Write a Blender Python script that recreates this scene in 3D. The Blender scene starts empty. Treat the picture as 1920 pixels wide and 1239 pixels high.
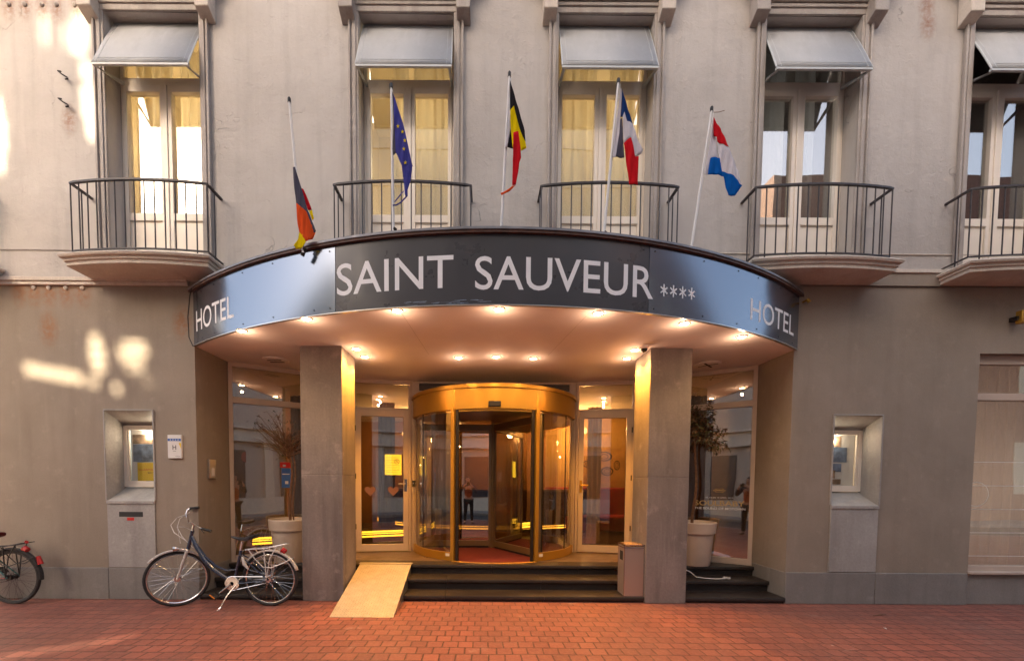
import bpy, bmesh, math, random
from math import pi, sin, cos, radians, sqrt, atan2
from mathutils import Vector, Matrix
random.seed(7)
sc = bpy.context.scene
COL = sc.collection

# ------------------------------------------------------------------ camera
cam_d = bpy.data.cameras.new('camera'); cam = bpy.data.objects.new('camera', cam_d); COL.objects.link(cam)
sc.camera = cam
TILT, ROLL = 0.04296, 0.00682
_F = Vector((0, cos(TILT), -sin(TILT))); _U = Vector((0, sin(TILT), cos(TILT))); _R = Vector((1, 0, 0))
_R2 = cos(ROLL)*_R + sin(ROLL)*_U; _U2 = -sin(ROLL)*_R + cos(ROLL)*_U
m = Matrix((_R2, _U2, -_F)).transposed().to_4x4(); m.translation = Vector((0, -5.3, 1.55))
cam.matrix_world = m
cam_d.sensor_width = 36; cam_d.sensor_fit = 'HORIZONTAL'; cam_d.lens = 36*770/1920
cam_d.shift_x = (960-907)/1920; cam_d.shift_y = (937.4-619.5)/1920
cam_d.clip_start = 0.05; cam_d.clip_end = 2000

# ------------------------------------------------------------------ world, sun, exposure
SUN = Vector((0.35, 1.0, -0.5)).normalized()      # direction the light travels
w = bpy.data.worlds.new('World'); sc.world = w; w.use_nodes = True
nt = w.node_tree; bg = nt.nodes['Background']
sky = nt.nodes.new('ShaderNodeTexSky'); sky.sky_type = 'NISHITA'; sky.sun_disc = False
sky.sun_elevation = math.asin(-SUN.z); sky.sun_rotation = atan2(-SUN.x, -SUN.y) % (2*pi)
sky.dust_density = 4.0; sky.air_density = 0.8; sky.ozone_density = 1.0
wm = nt.nodes.new('ShaderNodeMix'); wm.data_type = 'RGBA'; wm.blend_type = 'MULTIPLY'; wm.inputs[0].default_value = 1.0
wm.inputs[7].default_value = (1.0, .90, .78, 1)          # camera white balance: slightly warm
nt.links.new(sky.outputs[0], wm.inputs[6]); nt.links.new(wm.outputs[2], bg.inputs[0]); bg.inputs[1].default_value = 0.15
sd = bpy.data.lights.new('sun', 'SUN'); sd.energy = 5.0; sd.angle = radians(0.8); sd.color = (1.0, 0.86, 0.62)
so = bpy.data.objects.new('sun', sd); COL.objects.link(so)
so.rotation_euler = SUN.to_track_quat('-Z', 'Y').to_euler(); so.location = (-6, -20, 18)
sc.view_settings.view_transform = 'Standard'; sc.view_settings.look = 'None'
sc.view_settings.exposure = 2.36; sc.view_settings.gamma = 1.0
sc.render.engine = 'CYCLES'
sc.cycles.transparent_max_bounces = 32; sc.cycles.max_bounces = 8; sc.cycles.sample_clamp_indirect = 6
sc.cycles.caustics_reflective = False; sc.cycles.caustics_refractive = False
try: sc.cycles.use_denoising = True
except Exception: pass

# ------------------------------------------------------------------ materials
def newmat(name):
    mt = bpy.data.materials.new(name); mt.use_nodes = True
    return mt, mt.node_tree, mt.node_tree.nodes['Principled BSDF']
class NT:
    def __init__(s, nt): s.nt = nt; s.tc = nt.nodes.new('ShaderNodeTexCoord')
    def n(s, t, **kw):
        k = s.nt.nodes.new('ShaderNode'+t)
        for a, v in kw.items():
            if a in k.inputs.keys(): k.inputs[a].default_value = v
            else: setattr(k, a, v)
        return k
    def l(s, a, b): s.nt.links.new(a, b)
    def map(s, scale=(1,1,1), loc=(0,0,0)):
        k = s.n('Mapping'); k.inputs['Scale'].default_value = scale; k.inputs['Location'].default_value = loc
        s.l(s.tc.outputs['Object'], k.inputs['Vector']); return k.outputs[0]
    def noise(s, scale, vec=None, detail=5, rough=0.55):
        k = s.n('TexNoise'); k.inputs['Scale'].default_value = scale; k.inputs['Detail'].default_value = detail
        k.inputs['Roughness'].default_value = rough
        s.l(vec if vec else s.tc.outputs['Object'], k.inputs['Vector']); return k.outputs['Fac']
    def ramp(s, fac, stops):
        k = s.n('ValToRGB'); e = k.color_ramp.elements
        while len(e) < len(stops): e.new(0.5)
        for el, (p, c) in zip(e, stops):
            el.position = p; el.color = (c, c, c, 1) if isinstance(c, (int, float)) else (*c, 1)
        s.l(fac, k.inputs[0]); return k.outputs[0]
    def mix(s, fac, a, b, mode='MIX'):
        k = s.n('Mix'); k.data_type = 'RGBA'; k.blend_type = mode
        for v, i in ((fac, 0), (a, 6), (b, 7)):
            if isinstance(v, (int, float)): k.inputs[i].default_value = v if i == 0 else (v, v, v, 1)
            elif isinstance(v, tuple): k.inputs[i].default_value = (*v, 1)
            else: s.l(v, k.inputs[i])
        return k.outputs[2]
    def math(s, op, a, b=0.0):
        k = s.n('Math'); k.operation = op
        for v, i in ((a, 0), (b, 1)):
            if isinstance(v, (int, float)): k.inputs[i].default_value = v
            else: s.l(v, k.inputs[i])
        return k.outputs[0]
    def bump(s, h, strength, dist, prev=None):
        k = s.n('Bump'); k.inputs['Strength'].default_value = strength; k.inputs['Distance'].default_value = dist
        s.l(h, k.inputs['Height'])
        if prev: s.l(prev, k.inputs['Normal'])
        return k.outputs[0]

def simple(name, c, rough=.55, metal=0., var=.12, vs=8., bs=0., bscale=40., coat=0., emit=None, es=0., spec=.5):
    mt, nt, b = newmat(name); N = NT(nt)
    b.inputs['Roughness'].default_value = rough; b.inputs['Metallic'].default_value = metal
    b.inputs['Specular IOR Level'].default_value = spec
    if coat: b.inputs['Coat Weight'].default_value = coat; b.inputs['Coat Roughness'].default_value = .1
    if metal > .5: var = 0
    if var:
        f = N.noise(vs); dk = tuple(x*(1-var) for x in c); lt = tuple(min(1, x*(1+var)) for x in c)
        N.l(N.ramp(f, [(.3, dk), (.7, lt)]), b.inputs['Base Color'])
        N.l(N.ramp(N.noise(vs*3.1), [(.3, max(0, rough-.08)), (.7, min(1, rough+.08))]), b.inputs['Roughness'])
    else: b.inputs['Base Color'].default_value = (*c, 1)
    if bs: N.l(N.bump(N.noise(bscale), bs, .004), b.inputs['Normal'])
    if emit: b.inputs['Emission Color'].default_value = (*emit, 1); b.inputs['Emission Strength'].default_value = es
    return mt

def rustmask(N, pts, r):
    acc = None; pos = N.tc.outputs['Object']
    for (x, z) in pts:
        mp = N.n('Mapping'); mp.inputs['Location'].default_value = (-x, 0, -z*.55); mp.inputs['Scale'].default_value = (1, 0, .55)
        N.l(pos, mp.inputs['Vector'])
        k = N.n('VectorMath'); k.operation = 'LENGTH'; N.l(mp.outputs[0], k.inputs[0])
        f = N.math('SUBTRACT', 1.0, N.math('DIVIDE', k.outputs['Value'], r)); f = N.math('MAXIMUM', f, 0.0)
        acc = f if acc is None else N.math('MAXIMUM', acc, f)
    return acc

def m_upper():
    mt, nt, b = newmat('painted_upper_plaster'); N = NT(nt)
    base = N.ramp(N.noise(.9, detail=6), [(.3, (.45, .41, .375)), (.7, (.53, .49, .455))])
    st = N.noise(1.0, N.map((7, 7, .55)), 5)
    base = N.mix(N.ramp(st, [(.50, 0.), (.80, .36)]), base, (.27, .235, .215))
    base = N.mix(N.ramp(N.noise(.7, N.map(loc=(3, 8, 1)), 8, .65), [(.42, 0.), (.64, .45)]), base, (.34, .305, .28))
    base = N.mix(N.ramp(N.noise(14, detail=8, rough=.7), [(.56, 0.), (.72, .22)]), base, (.52, .47, .43))
    # cracks: thin cell edges, kept only in patches
    d = N.noise(2.2, detail=4); wv = N.n('VectorMath'); wv.operation = 'ADD'
    dn = N.n('TexNoise'); dn.inputs['Scale'].default_value = 3.; dn.inputs['Detail'].default_value = 6
    N.l(N.tc.outputs['Object'], dn.inputs['Vector'])
    sb = N.n('VectorMath'); sb.operation = 'SCALE'; sb.inputs['Scale'].default_value = .8; N.l(dn.outputs['Color'], sb.inputs[0])
    N.l(N.map((1, 1, .6)), wv.inputs[0]); N.l(sb.outputs[0], wv.inputs[1])
    vo = N.n('TexVoronoi'); vo.feature = 'DISTANCE_TO_EDGE'; vo.inputs['Scale'].default_value = 1.25; N.l(wv.outputs[0], vo.inputs['Vector'])
    cr = N.ramp(vo.outputs['Distance'], [(0., 1.), (.006, 0.)])
    pm = N.ramp(N.noise(1.5, N.map(loc=(3, 0, 9))), [(.56, 0.), (.64, 1.)])
    cr = N.math('MULTIPLY', cr, pm)
    base = N.mix(N.math('MULTIPLY', cr, .30), base, (.13, .10, .08))
    ru = rustmask(N, [(-5.873, 7.36), (-5.676, 7.36), (-5.466, 7.36), (-5.289, 7.33), (-5.04, 7.32), (5.40, 7.42), (5.42, 7.22), (-5.18, 6.02)], .13)
    ru = N.math('MULTIPLY', ru, N.ramp(N.noise(22), [(.35, .3), (.6, 1.)]))
    base = N.mix(N.math('MINIMUM', N.math('MULTIPLY', ru, .9), .75), base, (.25, .10, .04))
    pl = N.noise(5.5, detail=9, rough=.62); pl2 = N.ramp(N.noise(2.3, N.map(loc=(5, 1, 2))), [(.5, 0.), (.66, 1.)])
    blis = N.math('MULTIPLY', N.ramp(N.noise(16, detail=3), [(.55, 0.), (.62, 1.)]), pl2)
    nb = N.bump(pl, .6, .03); nb = N.bump(N.noise(60, detail=4), .3, .004, nb)
    nb = N.bump(blis, .45, .006, nb); nb = N.bump(N.math('SUBTRACT', 1., cr), .9, .008, nb)
    N.l(base, b.inputs['Base Color']); N.l(nb, b.inputs['Normal']); b.inputs['Roughness'].default_value = .62
    return mt

def m_render(name, c1, c2, stain, joints=False, grain=90, rough=.75, pts=None, sstr=.35):
    mt, nt, b = newmat(name); N = NT(nt)
    base = N.ramp(N.noise(1.3, detail=7, rough=.6), [(.3, c1), (.7, c2)])
    base = N.mix(N.ramp(N.noise(1.0, N.map((5, 5, .5)), 6), [(.5, 0.), (.8, sstr)]), base, stain)
    base = N.mix(N.ramp(N.noise(grain, detail=3, rough=.7), [(.35, .22), (.62, 0.)]), base, tuple(x*.45 for x in c1))
    base = N.mix(N.ramp(N.noise(4.5, detail=9, rough=.7), [(.57, 0.), (.70, sstr*.7)]), base, tuple(min(1, x*1.45) for x in c2))
    base = N.mix(N.ramp(N.noise(.55, N.map(loc=(7, 3, 1)), 8, .65), [(.42, 0.), (.62, sstr*.6)]), base, tuple(x*.80 for x in c1))
    base = N.mix(N.ramp(N.noise(1.0, N.map((9, 9, .8), (2, 0, 4)), 8, .7), [(.55, 0.), (.74, sstr*.45)]), base, tuple(min(1, x*1.3) for x in c2))
    if pts:
        ru = rustmask(N, pts, .15); ru = N.math('MULTIPLY', ru, N.ramp(N.noise(18), [(.35, .3), (.6, 1.)]))
        base = N.mix(N.math('MINIMUM', ru, .7), base, (.30, .12, .04))
    nb = N.bump(N.noise(grain, detail=4, rough=.7), .5, .006); nb = N.bump(N.noise(7, detail=6), .35, .012, nb)
    N.l(base, b.inputs['Base Color']); N.l(nb, b.inputs['Normal'])
    N.l(N.ramp(N.noise(3), [(.3, rough-.1), (.7, rough+.08)]), b.inputs['Roughness'])
    return mt

def m_paving():
    mt, nt, b = newmat('red_clay_paving'); N = NT(nt)
    v = N.map()
    dn = N.n('TexNoise'); dn.inputs['Scale'].default_value = 1.6; dn.inputs['Detail'].default_value = 3
    N.l(v, dn.inputs['Vector'])
    sb = N.n('VectorMath'); sb.operation = 'MULTIPLY_ADD'; sb.inputs[1].default_value = (.05, .05, 0); N.l(dn.outputs['Color'], sb.inputs[0]); N.l(v, sb.inputs[2])
    def brick(off_seed, c1, c2, mo, ms=.006):
        k = N.n('TexBrick'); k.offset = .5; k.squash = 1.0
        for nme, val in (('Scale', 1.), ('Mortar Size', ms), ('Mortar Smooth', .25), ('Bias', 0.), ('Brick Width', .1465), ('Row Height', .1475)):
            k.inputs[nme].default_value = val
        k.inputs['Color1'].default_value = (*c1, 1); k.inputs['Color2'].default_value = (*c2, 1); k.inputs['Mortar'].default_value = (*mo, 1)
        N.l(sb.outputs[0], k.inputs['Vector']); return k
    bk = brick(0, (.31, .100, .068), (.215, .070, .050), (.045, .022, .016))
    col = bk.outputs['Color']
    col = N.mix(N.ramp(N.noise(.8, detail=6), [(.38, 0.), (.7, .75)]), col, (.17, .075, .058))
    col = N.mix(N.ramp(N.noise(30, detail=6, rough=.7), [(.45, 0.), (.75, .35)]), col, (.46, .20, .13))
    col = N.mix(N.ramp(N.noise(3.2, N.map(loc=(4, 2, 0)), detail=9, rough=.75), [(.60, 0.), (.72, .45)]), col, (.45, .33, .27))
    gs = N.n('TexVoronoi'); gs.inputs['Scale'].default_value = 2.6; N.l(v, gs.inputs['Vector'])
    col = N.mix(N.ramp(gs.outputs['Distance'], [(.030, .65), (.042, 0.)]), col, (.13, .10, .09))
    gs2 = N.n('TexVoronoi'); gs2.inputs['Scale'].default_value = 1.7; N.l(N.map(loc=(5, 3, 0)), gs2.inputs['Vector'])
    col = N.mix(N.ramp(gs2.outputs['Distance'], [(.016, .7), (.024, 0.)]), col, (.52, .46, .42))
    bh = brick(0, (1, 1, 1), (1, 1, 1), (0, 0, 0), .009)
    nb = N.bump(bh.outputs['Color'], .8, .008); tilt = brick(0, (1, 1, 1), (0, 0, 0), (.5, .5, .5), .002)
    nb = N.bump(N.noise(45, detail=6), .35, .004, nb); nb = N.bump(N.noise(2.0), .4, .03, nb)
    N.l(col, b.inputs['Base Color']); N.l(nb, b.inputs['Normal'])
    N.l(N.ramp(N.noise(2.5, detail=5), [(.3, .42), (.7, .68)]), b.inputs['Roughness'])
    b.inputs['Specular IOR Level'].default_value = .45
    return mt

def m_glass(name='clear_glass', tint=(.86, .86, .84), extra=.10, mul=1.0, rough=0.0):
    mt = bpy.data.materials.new(name); mt.use_nodes = True; nt = mt.node_tree; nt.nodes.clear(); N = NT(nt)
    out = N.n('OutputMaterial'); tr = N.n('BsdfTransparent'); tr.inputs[0].default_value = (*tint, 1)
    gl = N.n('BsdfGlossy'); gl.inputs['Roughness'].default_value = rough; gl.inputs[0].default_value = (.95, .95, .95, 1)
    ge = N.n('NewGeometry'); dp = N.n('VectorMath'); dp.operation = 'DOT_PRODUCT'
    N.l(ge.outputs['Normal'], dp.inputs[0]); N.l(ge.outputs['Incoming'], dp.inputs[1])
    cs = N.math('SUBTRACT', 1.0, N.math('ABSOLUTE', dp.outputs['Value'])); fs = N.math('ADD', N.math('MULTIPLY', N.math('POWER', cs, 5.0), .96), .04)
    f = N.math('ADD', N.math('MULTIPLY', fs, mul), extra); f = N.math('MINIMUM', f, 1.)
    wob = N.noise(1.1, detail=1); N.l(N.bump(wob, .12, .02), gl.inputs['Normal'])
    mx = N.n('MixShader'); N.l(f, mx.inputs[0]); N.l(tr.outputs[0], mx.inputs[1]); N.l(gl.outputs[0], mx.inputs[2])
    N.l(mx.outputs[0], out.inputs[0]); return mt

def m_cloth(name, c, tr=.35):
    mt = bpy.data.materials.new(name); mt.use_nodes = True; nt = mt.node_tree; nt.nodes.clear(); N = NT(nt)
    out = N.n('OutputMaterial'); d = N.n('BsdfDiffuse'); t = N.n('BsdfTranslucent')
    wv = N.noise(6, N.map((6, 6, 1)), 4); cc = N.ramp(wv, [(.3, tuple(x*.88 for x in c)), (.7, tuple(min(1, x*1.05) for x in c))])
    N.l(cc, d.inputs[0]); N.l(cc, t.inputs[0])
    nb = N.bump(N.noise(1.0, N.map((30, 30, 5)), 3), .7, .03); N.l(nb, d.inputs['Normal'])
    mx = N.n('MixShader'); mx.inputs[0].default_value = tr
    N.l(d.outputs[0], mx.inputs[1]); N.l(t.outputs[0], mx.inputs[2]); N.l(mx.outputs[0], out.inputs[0]); return mt

M = {}
M['upper'] = m_upper()
M['lower'] = m_render('taupe_sand_render', (.275, .225, .175), (.35, .285, .225), (.165, .13, .10), pts=[(-5.715, 3.95), (-5.526, 3.95), (-5.9, 3.96), (-5.31, 3.95), (-5.101, 3.95), (-5.55, 3.47), (-3.85, 3.55)])
M['plinth'] = m_render('bluestone_plinth', (.21, .195, .18), (.28, .26, .24), (.11, .10, .095), grain=60, rough=.6, sstr=.5)
M['pillar'] = m_render('weathered_concrete', (.19, .155, .14), (.27, .225, .205), (.09, .07, .065), grain=40, rough=.7, sstr=.85)
M['niche'] = m_render('grey_slab', (.34, .32, .30), (.43, .41, .385), (.20, .185, .17), grain=30, rough=.55, sstr=.6)
M['soffit'] = simple('white_soffit_plaster', (.88, .81, .75), .75, var=.05, vs=1.2, bs=.15)
M['slab'] = m_render('balcony_stone', (.60, .53, .45), (.70, .62, .54), (.40, .29, .22), grain=50, rough=.7, sstr=.5)
M['surround'] = m_render('worn_window_surround', (.38, .335, .30), (.46, .41, .375), (.22, .165, .13), grain=50, rough=.6, sstr=.7)
M['pvc'] = simple('cream_window_frame', (.82, .74, .64), .35, var=.04, vs=3, bs=.05)
M['doorframe'] = simple('beige_door_frame', (.50, .40, .33), .38, var=.06, vs=2.5, bs=.05)
M['iron'] = simple('black_iron', (.035, .028, .032), .45, var=.3, vs=30, bs=.3, bscale=120)
M['awning'] = m_render('grey_awning', (.40, .41, .425), (.49, .495, .505), (.25, .235, .22), grain=120, rough=.55, sstr=.45)
M['awnrim'] = simple('awning_rim', (.52, .55, .56), .4, var=.06)
M['glass'] = m_glass(extra=.20)
M['glassc'] = m_glass('case_glass', (.92, .92, .90), .0, .9)
M['glassw'] = m_glass('wing_glass', (.72, .68, .62), .34, 1.2)
M['glassr'] = m_glass('reflective_glass', (.80, .78, .74), .20, 1.3)
M['glassd'] = m_glass('door_glass', (.84, .80, .74), .20, 1.1)
M['curtain'] = m_cloth('cream_curtain', (.80, .71, .52), .45)
M['curtainw'] = m_cloth('white_net_curtain', (.55, .54, .50), .4)
M['darkcurtain'] = m_cloth('dark_curtain', (.08, .045, .035), .15)
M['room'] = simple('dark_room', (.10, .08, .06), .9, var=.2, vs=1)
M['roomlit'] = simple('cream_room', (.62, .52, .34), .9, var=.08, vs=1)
M['bluestone'] = m_render('dark_bluestone', (.019, .014, .012), (.036, .026, .021), (.010, .008, .008), grain=45, rough=.42, sstr=.5)
M['porch'] = m_render('porch_floor_stone', (.13, .085, .055), (.17, .115, .075), (.08, .05, .035), grain=30, rough=.35, sstr=.3)
M['carpet'] = simple('red_carpet', (.10, .006, .006), .95, var=.25, vs=60, bs=.6, bscale=220)
M['brass'] = simple('champagne_metal', (.52, .29, .045), .34, metal=.6, var=.05, vs=1.5)
M['brassd'] = simple('bronze_metal', (.26, .19, .11), .33, metal=.7, var=.08, vs=3)
M['black'] = simple('black_rubber', (.012, .011, .011), .6, var=.2, bs=.1)
M['darkm'] = simple('dark_metal', (.04, .035, .033), .35, metal=.6, var=.1)
M['steel'] = simple('brushed_steel', (.55, .54, .52), .28, metal=.9, var=.08, vs=12)
M['alu'] = simple('checker_plate_aluminium', (.50, .42, .29), .40, metal=.3, var=.12, vs=9, bs=.15)
M['white'] = simple('white_letters', (.90, .88, .88), .5, var=.03)
M['fascdark'] = simple('anthracite_panel', (.052, .050, .056), .33, var=.1, vs=1.5, coat=.1)
M['fascmet'] = simple('anodised_grey_panel', (.20, .23, .28), .17, metal=.85, var=.04, vs=1.2)
M['trim'] = simple('rusty_brown_trim', (.10, .045, .03), .6, var=.4, vs=12, bs=.3)
M['lead'] = simple('grey_lead_flashing', (.22, .22, .24), .45, var=.2, vs=6, metal=.4, bs=.2)
M['pot'] = simple('cream_plastic_pot', (.60, .49, .40), .5, var=.06, vs=4, bs=.08, bscale=90)
M['soil'] = simple('soil', (.06, .03, .018), .95, var=.4, vs=40, bs=.8)
M['bark'] = simple('brown_bark', (.17, .085, .045), .8, var=.35, vs=25, bs=.6)
M['leaf1'] = simple('olive_leaf', (.075, .070, .028), .5, var=.4, vs=9)
M['leaf2'] = simple('brown_leaf', (.13, .065, .028), .6, var=.4, vs=9)
M['navy'] = simple('navy_frame_paint', (.022, .038, .075), .25, var=.1, coat=.6)
M['chrome'] = simple('chrome', (.72, .70, .68), .16, metal=1., var=.05)
M['silver'] = simple('silver_paint', (.62, .59, .56), .32, metal=.3, var=.08)
M['tyre'] = simple('tyre_rubber', (.018, .016, .016), .7, var=.25, vs=30)
M['redlens'] = simple('red_lens', (.45, .02, .02), .2, var=.1, coat=.5)
M['orange'] = simple('orange_reflector', (.8, .25, .03), .3, var=.1)
M['saddle'] = simple('black_saddle', (.015, .015, .018), .4, var=.2, bs=.2, bscale=150)
M['wood'] = simple('orange_wood_panel', (.42, .20, .065), .4, var=.15, vs=2)
M['ochre'] = simple('ochre_wall', (.62, .38, .12), .8, var=.06)
M['redsofa'] = simple('red_upholstery', (.30, .015, .012), .7, var=.2, vs=8)
M['darkfloor'] = simple('dark_lobby_floor', (.06, .04, .03), .3, var=.2)
M['leddim'] = simple('dim_orange_led', (.9, .5, .1), .5, var=0, emit=(1., .42, .04), es=.8)
M['led'] = simple('yellow_led', (.9, .7, .1), .5, var=0, emit=(1., .50, .03), es=1.1)
M['bulb'] = simple('warm_bulb', (1, .9, .7), .5, var=0, emit=(1., .66, .26), es=28)
M['bulbin'] = simple('lobby_bulb', (1, .9, .7), .5, var=0, emit=(1., .55, .18), es=14)
M['oppwall'] = m_render('opposite_grey_wall', (.46, .39, .33), (.52, .45, .385), (.34, .28, .23), grain=40, sstr=.3)
M['opptrim'] = simple('opposite_cream_trim', (.58, .52, .44), .7, var=.08)
M['oppcream'] = m_render('opposite_cream_wall', (.66, .56, .40), (.74, .64, .47), (.5, .42, .3), grain=40, sstr=.2)
M['oppbrick'] = simple('opposite_brick', (.26, .12, .08), .8, var=.3, vs=12)
M['asphalt'] = simple('asphalt', (.06, .058, .057), .85, var=.3, vs=30, bs=.5, bscale=120)
M['paving'] = m_paving()
M['yellow'] = simple('yellow_print', (.80, .55, .02), .5, var=.04)
M['paper'] = simple('white_paper', (.74, .72, .70), .5, var=.03)
M['blueprint'] = simple('blue_print', (.04, .13, .42), .5, var=.05)
M['bluephoto'] = simple('blue_photo_print', (.16, .22, .34), .4, var=.7, vs=7)
M['brownphoto'] = simple('brown_photo_print', (.32, .22, .15), .4, var=.75, vs=11)
M['redlabel'] = simple('red_label', (.62, .02, .015), .4, var=.05)
M['pink'] = simple('pink_sticker', (.17, .08, .075), .6, var=.05)
M['ink'] = simple('black_ink', (.02, .02, .02), .6, var=0)
M['goldink'] = simple('gold_vinyl', (.50, .33, .12), .4, var=.1)
M['skin'] = simple('skin', (.52, .30, .21), .5, var=.06)
M['hair'] = simple('dark_hair', (.02, .013, .01), .6, var=.3, vs=60)
M['jacket'] = simple('slate_jacket', (.06, .065, .08), .85, var=.2, vs=14, bs=.3)
M['shirt'] = simple('rust_shirt', (.40, .10, .035), .85, var=.15, vs=14, bs=.2)
M['trousers'] = simple('black_trousers', (.015, .015, .018), .85, var=.2, vs=20, bs=.2)
M['shoes'] = simple('brown_shoes', (.16, .07, .035), .5, var=.15)
M['flagblack'] = m_cloth('flag_black', (.022, .020, .024), .1)
M['flagdusk'] = m_cloth('flag_faded_black', (.10, .095, .13), .15)
M['flagred'] = m_cloth('flag_red', (.72, .02, .03), .3)
M['flagorange'] = m_cloth('flag_orange_red', (.85, .12, .03), .3)
M['flagyellow'] = m_cloth('flag_yellow', (.90, .70, .01), .3)
M['flagblue'] = m_cloth('flag_royal_blue', (.01, .13, .50), .25)
M['flagnavy'] = m_cloth('flag_navy', (.02, .05, .17), .2)
M['flagviolet'] = m_cloth('flag_faded_blue', (.085, .085, .36), .25)
M['flagwhite'] = m_cloth('flag_white', (.80, .76, .80), .3)
M['greenframe'] = simple('teal_frame_paint', (.03, .11, .10), .3, var=.1, coat=.4)
M['redframe'] = simple('red_frame_paint', (.25, .01, .02), .3, var=.1, coat=.4)

# ------------------------------------------------------------------ mesh builder
class MB:
    def __init__(s): s.bm = bmesh.new(); s.mi = 0
    def v(s, p): return s.bm.verts.new(p)
    def f(s, vs, smooth=False):
        try: fc = s.bm.faces.new(vs)
        except ValueError: return None
        fc.material_index = s.mi; fc.smooth = smooth; return fc
    def box(s, x0, x1, y0, y1, z0, z1, M4=None):
        P = [Vector(p) for p in ((x0,y0,z0),(x1,y0,z0),(x1,y1,z0),(x0,y1,z0),(x0,y0,z1),(x1,y0,z1),(x1,y1,z1),(x0,y1,z1))]
        if M4: P = [M4 @ p for p in P]
        v = [s.v(p) for p in P]
        for q in ((0,3,2,1),(4,5,6,7),(0,1,5,4),(1,2,6,5),(2,3,7,6),(3,0,4,7)): s.f([v[i] for i in q])
        return s
    def quad(s, *P): s.f([s.v(p) for p in P]); return s
    def tube(s, pts, r, n=8, closed=False, cap=True):
        pts = [Vector(p) for p in pts]; N = len(pts); rings = []
        rr = r if isinstance(r, (list, tuple)) else [r]*N
        prev = None
        for i, p in enumerate(pts):
            if closed: t = (pts[(i+1) % N]-pts[i-1]).normalized()
            else: t = (pts[min(i+1, N-1)]-pts[max(i-1, 0)]).normalized()
            if prev is None:
                a = Vector((0, 0, 1)) if abs(t.z) < .9 else Vector((1, 0, 0)); u = t.cross(a).normalized()
            else: u = (prev - t*prev.dot(t)).normalized()
            prev = u; w_ = t.cross(u)
            rings.append([s.v(p+rr[i]*(cos(2*pi*k/n)*u+sin(2*pi*k/n)*w_)) for k in range(n)])
        L = N if closed else N-1
        for i in range(L):
            a, b = rings[i], rings[(i+1) % N]
            for k in range(n): s.f([a[k], a[(k+1) % n], b[(k+1) % n], b[k]], True)
        if cap and not closed: s.f(rings[0][::-1]); s.f(rings[-1])
        return s
    def lathe(s, prof, c=(0,0,0), n=32, a0=0, a1=2*pi, smooth=True, cap=False):
        full = abs(a1-a0-2*pi) < 1e-6; m_ = n if full else n+1; rings = []
        for (r, z) in prof:
            rings.append([s.v((c[0]+r*cos(a0+(a1-a0)*k/n), c[1]+r*sin(a0+(a1-a0)*k/n), c[2]+z)) for k in range(m_)])
        for i in range(len(rings)-1):
            for k in range(n):
                k2 = (k+1) % m_ if full else k+1
                s.f([rings[i][k], rings[i][k2], rings[i+1][k2], rings[i+1][k]], smooth)
        if cap: s.f(rings[0][::-1]); s.f(rings[-1])
        return s
    def prism(s, poly, h0, h1, ax='z'):
        def P(a, b, h): return {'z': (a, b, h), 'y': (a, h, b), 'x': (h, a, b)}[ax]
        A = [s.v(P(a, b, h0)) for a, b in poly]; B = [s.v(P(a, b, h1)) for a, b in poly]
        n = len(poly); s.f(A[::-1]); s.f(B)
        for i in range(n): s.f([A[i], A[(i+1) % n], B[(i+1) % n], B[i]])
        return s
    def wall(s, x0, x1, z0, z1, holes, y=0., depth=.2, ax='x'):
        xs = sorted({x0, x1, *[h[0] for h in holes], *[h[1] for h in holes]}); zs = sorted({z0, z1, *[h[2] for h in holes], *[h[3] for h in holes]})
        xs = [x for x in xs if x0 <= x <= x1]; zs = [z for z in zs if z0 <= z <= z1]
        for yy, fl in ((y, 0), (y+depth, 1)):
            vs = {(i, j): s.v((x, yy, z)) for i, x in enumerate(xs) for j, z in enumerate(zs)}
            for i in range(len(xs)-1):
                for j in range(len(zs)-1):
                    cx, cz = (xs[i]+xs[i+1])/2, (zs[j]+zs[j+1])/2
                    if any(h[0] < cx < h[1] and h[2] < cz < h[3] for h in holes): continue
                    q = [vs[i, j], vs[i+1, j], vs[i+1, j+1], vs[i, j+1]]; s.f(q[::-1] if fl else q)
        for (a, b, c, d) in list(holes)+[(x0, x1, z0, z1)]:
            s.quad((a,y,c),(b,y,c),(b,y+depth,c),(a,y+depth,c)); s.quad((a,y,d),(b,y,d),(b,y+depth,d),(a,y+depth,d))
            s.quad((a,y,c),(a,y,d),(a,y+depth,d),(a,y+depth,c)); s.quad((b,y,c),(b,y,d),(b,y+depth,d),(b,y+depth,c))
        return s
    def build(s, name, mats, parent=None, bev=0, fix=True, weld=True):
        if weld: bmesh.ops.remove_doubles(s.bm, verts=s.bm.verts, dist=1e-5)
        if fix: bmesh.ops.recalc_face_normals(s.bm, faces=s.bm.faces)
        off = Vector((0, 0, 0)); q = parent
        while q: off += q.location; q = q.parent
        for v in s.bm.verts: v.co -= off
        me = bpy.data.meshes.new(name); s.bm.to_mesh(me); s.bm.free(); me.set_sharp_from_angle(angle=radians(35))
        for mm in (mats if isinstance(mats, (list, tuple)) else [mats]): me.materials.append(M[mm] if isinstance(mm, str) else mm)
        o = bpy.data.objects.new(name, me); COL.objects.link(o); o.parent = parent
        if bev:
            b = o.modifiers.new('bevel', 'BEVEL'); b.width = bev; b.segments = 2; b.limit_method = 'ANGLE'; b.angle_limit = radians(40)
        return o

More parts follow.
